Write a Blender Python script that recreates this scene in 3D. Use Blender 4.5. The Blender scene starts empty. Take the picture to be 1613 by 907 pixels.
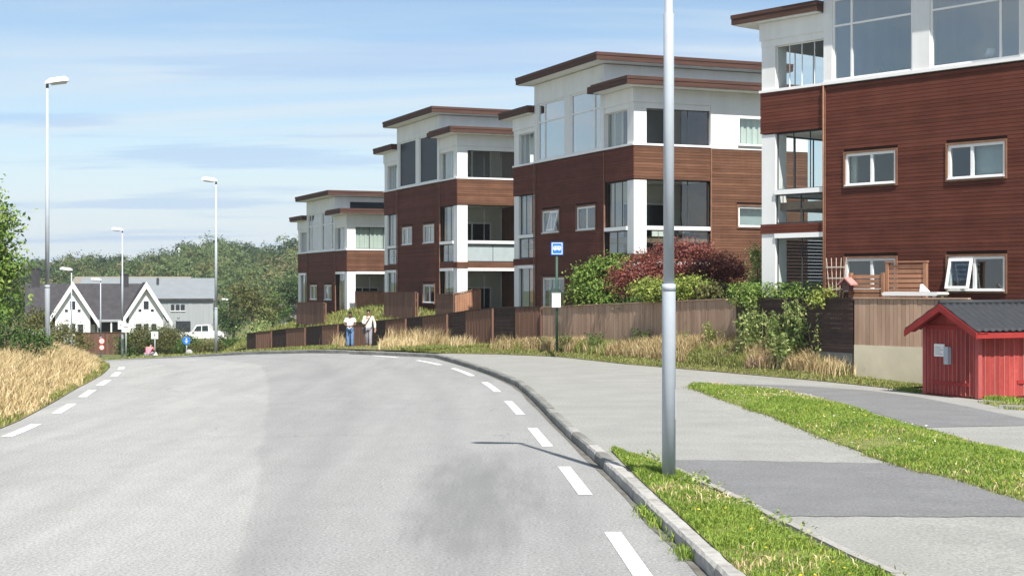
import bpy, math, random
import numpy as np
from mathutils import Vector, Matrix

rng = np.random.default_rng(7)
random.seed(7)
R = math.radians
SC = bpy.context.scene
COL = SC.collection

# ------------------------------------------------------------------ camera, sky, sun, exposure
CAM_H = 2.5
cam_d = bpy.data.cameras.new('camera')
cam_d.sensor_width = 36.0
cam_d.lens = 2400 / 1613 * 36.0
cam_d.clip_start = 0.1
cam_d.clip_end = 9000
cam = bpy.data.objects.new('camera', cam_d)
cam.location = (0, 0, CAM_H)
cam.rotation_euler = (R(90), 0, 0)
COL.objects.link(cam)
SC.camera = cam

SUN_AZ = math.atan2(0.31, -0.951)      # horizontal direction towards the sun (x, y)
SUN_EL = R(54)
world = bpy.data.worlds.new('World')
SC.world = world
world.use_nodes = True
wn, wl = world.node_tree.nodes, world.node_tree.links
wn.clear()
w_out = wn.new('ShaderNodeOutputWorld')
w_bg = wn.new('ShaderNodeBackground')
w_bg.inputs['Strength'].default_value = 0.070
sky = wn.new('ShaderNodeTexSky')
sky.sky_type = 'NISHITA'
sky.sun_disc = False
sky.sun_elevation = SUN_EL
# sky rotation 0 puts the sun at +Y and turns clockwise seen from above
sky.sun_rotation = SUN_AZ
sky.air_density = 1.0
sky.dust_density = 0.25
sky.ozone_density = 3.0
sky.altitude = 50
w_tc = wn.new('ShaderNodeTexCoord')
w_sep = wn.new('ShaderNodeSeparateXYZ')
wl.new(w_tc.outputs['Generated'], w_sep.inputs[0])


def wmath(op, a, b=None, c=None):
    n = wn.new('ShaderNodeMath')
    n.operation = op
    for i, v in enumerate((a, b, c)):
        if v is None:
            continue
        if isinstance(v, (int, float)):
            n.inputs[i].default_value = v
        else:
            wl.new(v, n.inputs[i])
    return n.outputs[0]


w_zc = wmath('ADD', wmath('MAXIMUM', w_sep.outputs[2], 0.0), 0.10)
w_comb = wn.new('ShaderNodeCombineXYZ')
wl.new(wmath('DIVIDE', w_sep.outputs[0], w_zc), w_comb.inputs[0])
wl.new(wmath('DIVIDE', w_sep.outputs[1], w_zc), w_comb.inputs[1])


def cloud_noise(sx, sy, off, scale, detail, lo, hi, dist=0.4):
    mp = wn.new('ShaderNodeMapping')
    mp.inputs['Scale'].default_value = (sx, sy, 1)
    mp.inputs['Location'].default_value = off
    wl.new(w_comb.outputs[0], mp.inputs[0])
    nz = wn.new('ShaderNodeTexNoise')
    nz.inputs['Scale'].default_value = scale
    nz.inputs['Detail'].default_value = detail
    nz.inputs['Roughness'].default_value = 0.55
    nz.inputs['Distortion'].default_value = dist
    wl.new(mp.outputs[0], nz.inputs[0])
    mr = wn.new('ShaderNodeMapRange')
    mr.interpolation_type = 'SMOOTHSTEP'
    mr.inputs[1].default_value = lo
    mr.inputs[2].default_value = hi
    wl.new(nz.outputs[0], mr.inputs[0])
    return mr.outputs[0]


veil = cloud_noise(0.42, 1.3, (3.1, 0.4, 0), 0.85, 9, 0.37, 0.68, 0.9)
haze_low = wn.new('ShaderNodeMapRange')
haze_low.interpolation_type = 'SMOOTHSTEP'
for _i, _v in enumerate((0.13, 0.02, 0.0, 0.92)):
    haze_low.inputs[_i + 1].default_value = _v
wl.new(w_sep.outputs[2], haze_low.inputs[0])
veil = wmath('MAXIMUM', wmath('MULTIPLY', veil, 0.85), haze_low.outputs[0])
grey = cloud_noise(0.55, 1.9, (1.2, 5.3, 0), 0.9, 6, 0.53, 0.63, 0.2)
w_mix = wn.new('ShaderNodeMixRGB')
w_mix.inputs[2].default_value = (5.7, 6.35, 6.8, 1)
wl.new(sky.outputs[0], w_mix.inputs[1])
wl.new(veil, w_mix.inputs[0])
w_mix2 = wn.new('ShaderNodeMixRGB')
w_mix2.inputs[2].default_value = (3.3, 4.6, 6.7, 1)
wl.new(w_mix.outputs[0], w_mix2.inputs[1])
wl.new(wmath('MULTIPLY', grey, 0.5), w_mix2.inputs[0])
wl.new(w_mix2.outputs[0], w_bg.inputs[0])
wl.new(w_bg.outputs[0], w_out.inputs[0])

sun_d = bpy.data.lights.new('sun', 'SUN')
sun_d.energy = 4.2
sun_d.angle = R(0.5)
sun_d.color = (1.0, 0.95, 0.87)
sun = bpy.data.objects.new('sun', sun_d)
sd = Vector((0.31 * math.cos(SUN_EL), -0.951 * math.cos(SUN_EL), math.sin(SUN_EL)))
sun.rotation_euler = sd.to_track_quat('Z', 'Y').to_euler()
sun.location = (20, -40, 60)
COL.objects.link(sun)

SC.view_settings.view_transform = 'Standard'
SC.view_settings.look = 'None'
SC.view_settings.gamma = 1.0
SC.view_settings.exposure = 0.97
SC.view_settings.use_curve_mapping = False
SC.cycles.max_bounces = 8
SC.cycles.transparent_max_bounces = 24
SC.cycles.use_denoising = True

# ------------------------------------------------------------------ materials
MATS = {}


def material(name, color, rough=0.8, var=0.0, scale=3.0, detail=4, stretch=(1, 1, 1), rnd=0.0, metal=0.0,
             bump=0.0, bscale=None, spec=0.3, color2=None, coords='Object', island=0.0, translucent=0.0, grain=None, streak=0.0):
    """Procedural principled material: noise between color and color2 (or darker/lighter by var), plus per-object tone."""
    m = bpy.data.materials.new(name)
    m.use_nodes = True
    n, l = m.node_tree.nodes, m.node_tree.links
    b = n['Principled BSDF']
    b.inputs['Roughness'].default_value = rough
    b.inputs['Metallic'].default_value = metal
    b.inputs['Specular IOR Level'].default_value = spec
    c1 = tuple(color) + (1,)
    if color2 is None:
        c2 = tuple(min(1, c * (1 + var)) for c in color) + (1,)
        c1 = tuple(c * (1 - var) for c in color) + (1,)
    else:
        c2 = tuple(color2) + (1,)
    geo = n.new('ShaderNodeNewGeometry')
    if coords == 'Object':
        src = n.new('ShaderNodeTexCoord').outputs['Object']
    else:
        src = geo.outputs['Position']
    mp = n.new('ShaderNodeMapping')
    mp.inputs['Scale'].default_value = stretch
    l.new(src, mp.inputs[0])
    nz = n.new('ShaderNodeTexNoise')
    nz.inputs['Scale'].default_value = scale
    nz.inputs['Detail'].default_value = detail
    nz.inputs['Roughness'].default_value = 0.6
    l.new(mp.outputs[0], nz.inputs[0])
    ramp = n.new('ShaderNodeValToRGB')
    ramp.color_ramp.elements[0].position = 0.3
    ramp.color_ramp.elements[1].position = 0.7
    ramp.color_ramp.elements[0].color = c1
    ramp.color_ramp.elements[1].color = c2
    fac = nz.outputs[0]
    if island:
        mx = n.new('ShaderNodeMix')
        mx.inputs[0].default_value = island
        l.new(fac, mx.inputs[2])
        l.new(geo.outputs['Random Per Island'], mx.inputs[3])
        fac = mx.outputs[0]
    l.new(fac, ramp.inputs[0])
    col = ramp.outputs[0]
    if rnd:
        oi = n.new('ShaderNodeObjectInfo')
        mr = n.new('ShaderNodeMapRange')
        mr.inputs[3].default_value = 1 - rnd
        mr.inputs[4].default_value = 1 + rnd
        l.new(oi.outputs['Random'], mr.inputs[0])
        mx = n.new('ShaderNodeMixRGB')
        mx.blend_type = 'MULTIPLY'
        mx.inputs[0].default_value = 1
        l.new(col, mx.inputs[1])
        l.new(mr.outputs[0], mx.inputs[2])
        col = mx.outputs[0]
    def times(c_in, sc, st_, amt, dt=4):
        mp2 = n.new('ShaderNodeMapping')
        mp2.inputs['Scale'].default_value = st_
        l.new(geo.outputs['Position'], mp2.inputs[0])
        z2 = n.new('ShaderNodeTexNoise')
        z2.inputs['Scale'].default_value = sc
        z2.inputs['Detail'].default_value = dt
        z2.inputs['Roughness'].default_value = 0.65
        l.new(mp2.outputs[0], z2.inputs[0])
        r2 = n.new('ShaderNodeMapRange')
        for i_, v_ in enumerate((0.32, 0.68, 1 - amt, 1 + amt)):
            r2.inputs[i_ + 1].default_value = v_
        l.new(z2.outputs[0], r2.inputs[0])
        m2 = n.new('ShaderNodeMixRGB')
        m2.blend_type = 'MULTIPLY'
        m2.inputs[0].default_value = 1
        l.new(c_in, m2.inputs[1])
        l.new(r2.outputs[0], m2.inputs[2])
        return m2.outputs[0]
    if grain:
        col = times(col, grain[0], (1, 1, 1), grain[1])
    if streak:
        col = times(col, 1.0, (2.2, 2.2, 0.16), streak, 6)
    l.new(col, b.inputs['Base Color'])
    if bump:
        bz = n.new('ShaderNodeTexNoise')
        bz.inputs['Scale'].default_value = bscale or scale * 8
        bz.inputs['Detail'].default_value = 4
        l.new(mp.outputs[0], bz.inputs[0])
        bp = n.new('ShaderNodeBump')
        bp.inputs['Strength'].default_value = bump
        bp.inputs['Distance'].default_value = 0.02
        l.new(bz.outputs[0], bp.inputs['Height'])
        l.new(bp.outputs[0], b.inputs['Normal'])
    if translucent:
        tr = n.new('ShaderNodeBsdfTranslucent')
        l.new(col, tr.inputs[0])
        ms = n.new('ShaderNodeMixShader')
        ms.inputs[0].default_value = translucent
        l.new(b.outputs[0], ms.inputs[1])
        l.new(tr.outputs[0], ms.inputs[2])
        l.new(ms.outputs[0], n['Material Output'].inputs[0])
    MATS[name] = m
    return m


def glass_material(name, tint, refl, base=0.05, rough=0.01):
    m = bpy.data.materials.new(name)
    m.use_nodes = True
    n, l = m.node_tree.nodes, m.node_tree.links
    n.clear()
    o = n.new('ShaderNodeOutputMaterial')
    t = n.new('ShaderNodeBsdfTransparent')
    t.inputs[0].default_value = tint + (1,)
    g = n.new('ShaderNodeBsdfGlossy')
    g.inputs['Roughness'].default_value = rough
    g.inputs[0].default_value = (0.92, 0.95, 0.97, 1)
    f = n.new('ShaderNodeFresnel')
    f.inputs[0].default_value = 1.5
    tc = n.new('ShaderNodeTexCoord')
    nz = n.new('ShaderNodeTexNoise')
    nz.inputs['Scale'].default_value = 0.7
    l.new(tc.outputs['Object'], nz.inputs[0])
    bp = n.new('ShaderNodeBump')
    bp.inputs['Strength'].default_value = 0.04
    bp.inputs['Distance'].default_value = 0.1
    l.new(nz.outputs[0], bp.inputs['Height'])
    l.new(bp.outputs[0], g.inputs['Normal'])
    ma = n.new('ShaderNodeMath')
    ma.operation = 'MULTIPLY_ADD'
    ma.use_clamp = True
    ma.inputs[1].default_value = refl
    ma.inputs[2].default_value = base
    l.new(f.outputs[0], ma.inputs[0])
    ms = n.new('ShaderNodeMixShader')
    gb = n.new('ShaderNodeNewGeometry')
    front = n.new('ShaderNodeMath')
    front.operation = 'SUBTRACT'
    front.inputs[0].default_value = 1.0
    l.new(gb.outputs['Backfacing'], front.inputs[1])
    mf = n.new('ShaderNodeMath')
    mf.operation = 'MULTIPLY'
    l.new(ma.outputs[0], mf.inputs[0])
    l.new(front.outputs[0], mf.inputs[1])
    l.new(mf.outputs[0], ms.inputs[0])
    l.new(t.outputs[0], ms.inputs[1])
    l.new(g.outputs[0], ms.inputs[2])
    l.new(ms.outputs[0], o.inputs[0])
    MATS[name] = m
    return m


M = material
M('brown_board', (0.096, 0.028, 0.018), 0.72, color2=(0.128, 0.041, 0.027), scale=1.2, stretch=(1, 1, 3), rnd=0.15, streak=0.08, coords='World', spec=0.2, bump=0.15, bscale=20)
M('brown_board_pale', (0.118, 0.055, 0.034), 0.8, color2=(0.165, 0.082, 0.050), scale=1.2, stretch=(1, 1, 3), rnd=0.2, streak=0.10, coords='World', spec=0.2)  # paler copy of the boards: direct sun on right faces put into colour
M('brown_backing', (0.032, 0.015, 0.011), 0.9, var=0.2)
M('brown_trim', (0.20, 0.105, 0.065), 0.75, var=0.2, scale=4, rnd=0.1)
M('roof_fascia', (0.080, 0.040, 0.030), 0.75, var=0.25, scale=2, stretch=(0.4, 0.4, 6), coords='World')
M('roof_felt', (0.06, 0.06, 0.062), 0.9, var=0.2)
M('white_wall', (0.73, 0.735, 0.73), 0.7, var=0.035, scale=1.5, coords='World', streak=0.05)
M('white_frame', (0.80, 0.80, 0.80), 0.45, var=0.03)
M('room_wall', (0.62, 0.61, 0.58), 0.9, var=0.06, scale=1)
M('room_dark', (0.10, 0.095, 0.09), 0.9, var=0.15, scale=1)
M('room_floor', (0.22, 0.16, 0.11), 0.6, var=0.15)
M('curtain', (0.62, 0.64, 0.60), 0.9, var=0.10, scale=6, stretch=(3, 3, 0.1))
M('dark_blind', (0.020, 0.026, 0.036), 0.6, var=0.2)
M('grey_blind', (0.33, 0.37, 0.38), 0.7, var=0.1)
M('frosted_panel', (0.36, 0.42, 0.43), 0.35, var=0.06)
glass_material('window_glass', (0.89, 0.93, 0.92), 1.2, 0.07)
glass_material('clear_glass', (0.95, 0.97, 0.97), 0.45, 0.0)
glass_material('bright_glass', (0.93, 0.96, 0.97), 2.2, 0.17)
glass_material('top_glass', (0.90, 0.94, 0.96), 2.6, 0.22)
M('dark_screen', (0.018, 0.024, 0.038), 0.45, var=0.15, spec=0.25)
M('asphalt_path', (0.262, 0.262, 0.246), 0.92, var=0.10, scale=0.8, detail=8, coords='World', bump=0.5, bscale=90, grain=(30, 0.30))
M('asphalt_patch', (0.165, 0.166, 0.168), 0.9, var=0.10, scale=1.2, detail=8, coords='World', bump=0.5, bscale=90, grain=(30, 0.28))
M('kerb_stone_shaded', (0.20, 0.20, 0.185), 0.9, var=0.25, scale=6, rnd=0.2, bump=0.5)
M('kerb_stone', (0.34, 0.33, 0.31), 0.9, var=0.25, scale=6, rnd=0.12, bump=0.5)
M('road_paint', (0.70, 0.70, 0.68), 0.7, var=0.10, scale=9, detail=6, grain=(22, 0.16))
M('earth', (0.12, 0.095, 0.065), 0.95, color2=(0.10, 0.105, 0.045), scale=1.5, coords='World')
M('lawn_soil', (0.12, 0.165, 0.035), 0.95, color2=(0.21, 0.19, 0.075), scale=1.6, detail=7, coords='World', bump=0.6, bscale=40)
M('meadow', (0.075, 0.10, 0.030), 0.95, color2=(0.15, 0.135, 0.055), scale=0.05, detail=8, coords='World')
M('bank_soil', (0.115, 0.125, 0.040), 0.95, color2=(0.17, 0.14, 0.07), scale=0.6, detail=6, coords='World')
M('straw_soil', (0.25, 0.19, 0.095), 0.95, color2=(0.13, 0.12, 0.05), scale=0.9, detail=6, coords='World')
M('verge_soil', (0.17, 0.14, 0.065), 0.95, color2=(0.13, 0.13, 0.05), scale=0.9, detail=6, coords='World')
M('gutter_strip', (0.085, 0.078, 0.06), 0.95, color2=(0.16, 0.155, 0.14), scale=3, detail=6, coords='World')
M('house_window', (0.03, 0.035, 0.045), 0.15, var=0.1, spec=0.5)
M('seam_pale', (0.44, 0.17, 0.155), 0.8, var=0.2, scale=8, stretch=(1, 1, .2))
M('trellis_wood', (0.50, 0.44, 0.36), 0.7, var=0.1)
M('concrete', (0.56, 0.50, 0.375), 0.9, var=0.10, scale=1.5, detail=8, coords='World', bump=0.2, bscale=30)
M('concrete_shaded', (0.20, 0.21, 0.20), 0.9, var=0.2, scale=2, coords='World')
M('fence_light', (0.32, 0.21, 0.145), 0.85, color2=(0.44, 0.30, 0.215), scale=2.5, stretch=(1, 1, 0.3), rnd=0.16, coords='World')
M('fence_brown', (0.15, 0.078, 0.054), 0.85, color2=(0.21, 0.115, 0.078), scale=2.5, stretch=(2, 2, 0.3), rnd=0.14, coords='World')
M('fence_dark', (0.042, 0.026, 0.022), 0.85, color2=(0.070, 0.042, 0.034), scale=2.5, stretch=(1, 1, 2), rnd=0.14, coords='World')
M('screen_wood', (0.30, 0.145, 0.085), 0.8, color2=(0.38, 0.20, 0.12), scale=3, rnd=0.14, coords='World')
M('galvanised', (0.40, 0.44, 0.49), 0.5, var=0.05, scale=5, metal=0.0, spec=0.5)
M('lamp_white', (0.72, 0.72, 0.70), 0.5, var=0.03)
M('lamp_glass', (0.50, 0.50, 0.46), 0.25, var=0.05)
M('dark_metal', (0.05, 0.055, 0.06), 0.5, var=0.1)
M('green_metal', (0.030, 0.075, 0.055), 0.5, var=0.1)
M('sign_blue', (0.02, 0.17, 0.62), 0.4, var=0.04)
M('sign_white', (0.80, 0.80, 0.78), 0.45, var=0.03)
M('sign_red', (0.50, 0.055, 0.035), 0.45, var=0.06)
M('sign_grey', (0.35, 0.35, 0.34), 0.6, var=0.1)
M('shed_red', (0.25, 0.030, 0.026), 0.8, color2=(0.335, 0.055, 0.046), scale=3, stretch=(2, 2, 0.4), rnd=0.16, coords='World', streak=0.25, grain=(12, .12))
M('shed_corner', (0.38, 0.085, 0.078), 0.8, var=0.15, scale=4)
M('shed_red_trim', (0.29, 0.027, 0.024), 0.65, var=0.12, scale=4, rnd=0.05)
M('shed_roof', (0.030, 0.033, 0.038), 0.65, var=0.15, scale=5)
M('bark', (0.09, 0.075, 0.055), 0.95, var=0.35, scale=8, stretch=(1, 1, 0.3))


def leaf(name, a, b, island=0.75, tr=0.25, rough=0.55, scale=0.8):
    M(name, a, rough, color2=b, scale=scale, island=island, translucent=tr, coords='World', spec=0.25)


leaf('leaf_green', (0.035, 0.085, 0.018), (0.12, 0.20, 0.045))
leaf('leaf_fresh', (0.07, 0.15, 0.022), (0.24, 0.32, 0.07))
leaf('leaf_lime', (0.12, 0.18, 0.025), (0.34, 0.38, 0.09))
leaf('leaf_dark', (0.022, 0.050, 0.014), (0.070, 0.115, 0.032))
leaf('leaf_olive', (0.065, 0.075, 0.020), (0.17, 0.165, 0.055))
leaf('leaf_red', (0.12, 0.032, 0.028), (0.36, 0.125, 0.095), tr=0.3)
leaf('leaf_weed', (0.13, 0.215, 0.045), (0.42, 0.45, 0.19), tr=0.35)
leaf('grass_dry', (0.42, 0.31, 0.15), (0.72, 0.59, 0.35), island=0.85, tr=0.2)
leaf('grass_rust', (0.31, 0.225, 0.105), (0.56, 0.45, 0.25), island=0.85, tr=0.2)
leaf('grass_green', (0.095, 0.185, 0.020), (0.31, 0.39, 0.070), island=0.42, tr=0.2, scale=1.3)
leaf('grass_bank', (0.13, 0.165, 0.035), (0.31, 0.315, 0.105), island=0.5, tr=0.2)
leaf('wood_green', (0.060, 0.105, 0.030), (0.145, 0.195, 0.065), island=.2, scale=.12)
leaf('wood_dark', (0.028, 0.060, 0.024), (0.070, 0.110, 0.042), island=.2, scale=.12)
leaf('wood_olive', (0.100, 0.110, 0.036), (0.20, 0.19, 0.075), island=.2, scale=.12)
leaf('heather', (0.20, 0.10, 0.13), (0.34, 0.22, 0.20), tr=0.1)
leaf('flower_yellow', (0.55, 0.40, 0.03), (0.70, 0.55, 0.06))
leaf('flower_white', (0.65, 0.65, 0.60), (0.80, 0.80, 0.75))


# ------------------------------------------------------------------ mesh helpers
class MB:
    def __init__(self, fn=None):
        self.v, self.f, self.fn = [], [], fn

    def add(self, verts, faces):
        k = len(self.v)
        if self.fn:
            verts = [self.fn(*p) for p in verts]
        self.v += [tuple(p) for p in verts]
        self.f += [tuple(i + k for i in q) for q in faces]

    def box(self, x0, x1, y0, y1, z0, z1):
        v = [(x0, y0, z0), (x1, y0, z0), (x1, y1, z0), (x0, y1, z0), (x0, y0, z1), (x1, y0, z1), (x1, y1, z1), (x0, y1, z1)]
        self.add(v, [(0, 3, 2, 1), (4, 5, 6, 7), (0, 1, 5, 4), (1, 2, 6, 5), (2, 3, 7, 6), (3, 0, 4, 7)])

    def prism(self, poly, axis, a, b):
        """poly: 2D points, extruded along axis 'x','y' or 'z' from a to b"""
        def mk(p, t):
            return {'x': (t, p[0], p[1]), 'y': (p[0], t, p[1]), 'z': (p[0], p[1], t)}[axis]
        n = len(poly)
        v = [mk(p, a) for p in poly] + [mk(p, b) for p in poly]
        f = [tuple(range(n))[::-1], tuple(range(n, 2 * n))]
        f += [(i, (i + 1) % n, n + (i + 1) % n, n + i) for i in range(n)]
        self.add(v, f)

    def tube(self, pts, radii, n=8, caps=True):
        pts = [Vector(p) for p in pts]
        if isinstance(radii, (int, float)):
            radii = [radii] * len(pts)
        v, f = [], []
        for i, p in enumerate(pts):
            d = (pts[min(i + 1, len(pts) - 1)] - pts[max(i - 1, 0)]).normalized()
            a = d.orthogonal().normalized() if abs(d.z) < 0.95 else Vector((1, 0, 0))
            a = (a - d * a.dot(d)).normalized()
            b = d.cross(a)
            for k in range(n):
                t = 2 * math.pi * k / n
                v.append(p + (a * math.cos(t) + b * math.sin(t)) * radii[i])
        for i in range(len(pts) - 1):
            for k in range(n):
                f.append((i * n + k, i * n + (k + 1) % n, (i + 1) * n + (k + 1) % n, (i + 1) * n + k))
        if caps:
            f.append(tuple(range(n))[::-1])
            f.append(tuple((len(pts) - 1) * n + k for k in range(n)))
        self.add(v, f)

    def disc(self, c, r, axis, t0, t1, n=20):
        poly = [(c[0] + r * math.cos(2 * math.pi * k / n), c[1] + r * math.sin(2 * math.pi * k / n)) for k in range(n)]
        self.prism(poly, axis, t0, t1)

    def build(self, name, mat, parent=None, smooth=False, loc=None, rot=None):
        me = bpy.data.meshes.new(name)
        me.from_pydata(self.v, [], self.f)
        me.materials.append(MATS[mat] if isinstance(mat, str) else mat)
        if smooth:
            me.polygons.foreach_set('use_smooth', [True] * len(me.polygons))
        o = bpy.data.objects.new(name, me)
        COL.objects.link(o)
        if parent:
            o.parent = parent
        if loc:
            o.location = loc
        if rot:
            o.rotation_euler = rot
        return o


def tag(o, label, cat, group=None):
    o['label'] = label
    o['category'] = cat
    if group:
        o['group'] = group
    return o


def structure(o):
    o['kind'] = 'structure'
    return o


def stuff(o, label=None, cat=None):
    o['kind'] = 'stuff'
    if label:
        o['label'] = label
        o['category'] = cat
    return o


def empty(name, loc, rz=0.0):
    o = bpy.data.objects.new(name, None)
    o.empty_display_size = 0.3
    o.location = loc
    o.rotation_euler = (0, 0, rz)
    COL.objects.link(o)
    return o


UNIT = {}


def unit_mesh(mat, name='board'):
    k = (mat, name)
    if k not in UNIT:
        b = MB()
        b.box(0, 1, 0, 1, 0, 1)
        me = bpy.data.meshes.new(name)
        me.from_pydata(b.v, [], b.f)
        me.materials.append(MATS[mat])
        UNIT[k] = me
    return UNIT[k]


def piece(name, mat, parent, lo, hi, rot=None):
    """one plain piece (board, slat, stone) that shares the unit block of its material"""
    o = bpy.data.objects.new(name, unit_mesh(mat, name))
    o.location = lo
    o.scale = tuple(b - a for a, b in zip(lo, hi))
    if rot:
        o.rotation_euler = rot
    o.parent = parent
    COL.objects.link(o)
    return o


def np_mesh(name, verts, faces, mat, parent=None, smooth=False):
    """verts (n,3); faces (m,k) with constant k"""
    me = bpy.data.meshes.new(name)
    m, k = faces.shape
    me.vertices.add(len(verts))
    me.vertices.foreach_set('co', np.ascontiguousarray(verts, dtype=np.float32).ravel())
    me.loops.add(m * k)
    me.loops.foreach_set('vertex_index', np.ascontiguousarray(faces, dtype=np.int32).ravel())
    me.polygons.add(m)
    me.polygons.foreach_set('loop_start', np.arange(0, m * k, k, dtype=np.int32))
    me.polygons.foreach_set('loop_total', np.full(m, k, dtype=np.int32))
    me.update(calc_edges=True)
    if smooth:
        me.polygons.foreach_set('use_smooth', np.ones(m, dtype=bool))
    me.materials.append(MATS[mat])
    o = bpy.data.objects.new(name, me)
    COL.objects.link(o)
    if parent:
        o.parent = parent
    return o


# ------------------------------------------------------------------ lie of the land
_pt = np.array([(-900, 0), (50, 0), (60, -0.02), (72, -0.16), (86, -0.60), (100, -1.18), (123, -2.1), (147, -2.7), (180, -3.2), (400, -3.8), (4000, -4.0)])
_pd = np.linspace(-100, 600, 2801)
_ph = np.interp(_pd, _pt[:, 0], _pt[:, 1])
_ker = np.hanning(41)
_ker /= _ker.sum()
_ph = np.convolve(np.pad(_ph, 20, mode='edge'), _ker, mode='valid')


def H(x, y):
    """height of the carriageway level at (x, y): the land falls away ahead and to the left"""
    return np.interp(np.asarray(y) - 1.2 * np.asarray(x), _pd, _ph)


def Hs(x, y):
    return float(H(x, y))


def at(px, py, Y):
    """photograph pixel at distance Y -> point"""
    return ((px - 806.5) / 2400 * Y, Y, CAM_H - (py - 453.5) / 2400 * Y)


def resample(poly, n):
    p = np.array(poly, float)
    s = np.r_[0, np.cumsum(np.hypot(*np.diff(p, axis=0).T))]
    t = np.linspace(0, s[-1], n)
    return np.stack([np.interp(t, s, p[:, i]) for i in range(p.shape[1])], 1)


def smooth_poly(poly, it=2):
    p = [tuple(q) for q in poly]
    for _ in range(it):
        q = [p[0]]
        for a, b in zip(p[:-1], p[1:]):
            a, b = np.array(a), np.array(b)
            q += [tuple(a * 0.75 + b * 0.25), tuple(a * 0.25 + b * 0.75)]
        q.append(p[-1])
        p = q
    return p


def loft(name, A, B, n, m, zf, mat, bulge=0.0):
    """sheet between polylines A and B (2D or 3D), n along, m across; zf(x, y) gives heights when 2D"""
    a, b = resample(A, n), resample(B, n)
    t = np.linspace(0, 1, m)[None, :, None]
    P = a[:, None, :] * (1 - t) + b[:, None, :] * t
    if P.shape[2] == 2:
        Z = zf(P[..., 0], P[..., 1])
        P = np.concatenate([P, np.asarray(Z)[..., None]], 2)
    if bulge:
        P[..., 2] += bulge * np.sin(np.pi * t[..., 0])
    V = P.reshape(-1, 3)
    i = np.arange(n - 1)[:, None] * m + np.arange(m - 1)[None, :]
    i = i.ravel()
    F = np.stack([i, i + 1, i + m + 1, i + m], 1)
    # face upwards
    e1, e2 = V[F[0, 1]] - V[F[0, 0]], V[F[0, 3]] - V[F[0, 0]]
    if np.cross(e1, e2)[2] < 0:
        F = F[:, ::-1]
    o = np_mesh(name, V, F, mat, smooth=True)
    uv = o.data.uv_layers.new(name='UVMap')
    uu = np.broadcast_to(t[..., 0], P.shape[:2]).reshape(-1)
    vv = np.broadcast_to(np.linspace(0, 1, n)[:, None], P.shape[:2]).reshape(-1)
    li = F.ravel()
    uv.data.foreach_set('uv', np.stack([uu[li], vv[li]], 1).astype(np.float32).ravel())
    return o

# ------------------------------------------------------------------ ground, road, footpath
gx = np.r_[-2500, -1200, -600, -350, np.arange(-240, -60, 12), np.arange(-60, 40, 2.0), np.arange(40, 200, 20), 350, 700, 1500, 2500]
gy = np.r_[-300, -120, -60, np.arange(-30, 150, 2.0), np.arange(150, 330, 12), 400, 600, 900, 1500, 3000, 6000]
GX, GY = np.meshgrid(gx, gy, indexing='ij')
GZ = H(GX, GY) - 0.09
V = np.stack([GX, GY, GZ], 2).reshape(-1, 3)
ii = (np.arange(len(gx) - 1)[:, None] * len(gy) + np.arange(len(gy) - 1)[None]).ravel()
ground = structure(np_mesh('ground', V, np.stack([ii, ii + len(gy), ii + len(gy) + 1, ii + 1], 1), 'meadow', smooth=True))

KERB = [(2.5, -20), (2.15, 0), (1.95, 9), (1.71, 13.4), (1.49, 17), (1.25, 21.4), (0.88, 26.3), (0.52, 33), (0.22, 37.4), (0.08, 39.1), (-0.83, 45.1), (-2.42, 53.3), (-2.75, 54.9), (-3.3, 55.9),
        (-5.0, 58.2), (-7.4, 61.8), (-10.4, 67.2), (-13.7, 73.4), (-17.6, 78.8), (-23, 83.6), (-31, 87), (-44, 90), (-70, 93)]
KERB = smooth_poly(KERB, 1)
LEFT = [(-7.9, -20), (-8.2, 0), (-8.45, 14), (-8.85, 26), (-9.95, 33), (-10.75, 37.4), (-11.4, 41.5), (-12.15, 45.6), (-13.9, 53), (-17.5, 61.5), (-23, 68.5), (-31, 73.6),
        (-44, 77.5), (-70, 81)]
LEFT = smooth_poly(LEFT, 2)

# road material: pale worn asphalt, a paving seam along the middle, tyre stains in the near lane
rm = bpy.data.materials.new('asphalt_road')
rm.use_nodes = True
n, l = rm.node_tree.nodes, rm.node_tree.links
b = n['Principled BSDF']
b.inputs['Roughness'].default_value = 0.9
b.inputs['Specular IOR Level'].default_value = 0.25
tc = n.new('ShaderNodeTexCoord')
uvs = n.new('ShaderNodeSeparateXYZ')
l.new(tc.outputs['UV'], uvs.inputs[0])
pos = n.new('ShaderNodeNewGeometry').outputs['Position']


def rnoise(scale, detail=5, stretch=(1, 1, 1), rough=0.6):
    mp = n.new('ShaderNodeMapping')
    mp.inputs['Scale'].default_value = stretch
    l.new(pos, mp.inputs[0])
    z = n.new('ShaderNodeTexNoise')
    z.inputs['Scale'].default_value = scale
    z.inputs['Detail'].default_value = detail
    z.inputs['Roughness'].default_value = rough
    l.new(mp.outputs[0], z.inputs[0])
    return z.outputs[0]


def rm_math(op, a, b2=None, clamp=False):
    q = n.new('ShaderNodeMath')
    q.operation = op
    q.use_clamp = clamp
    for i, v in enumerate((a, b2)):
        if v is None:
            continue
        if isinstance(v, (int, float)):
            q.inputs[i].default_value = v
        else:
            l.new(v, q.inputs[i])
    return q.outputs[0]


def rm_range(v, a, b2, c, d, smooth=True):
    q = n.new('ShaderNodeMapRange')
    q.interpolation_type = 'SMOOTHSTEP' if smooth else 'LINEAR'
    for i, s in enumerate((a, b2, c, d)):
        q.inputs[i + 1].default_value = s
    l.new(v, q.inputs[0])
    return q.outputs[0]


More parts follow.
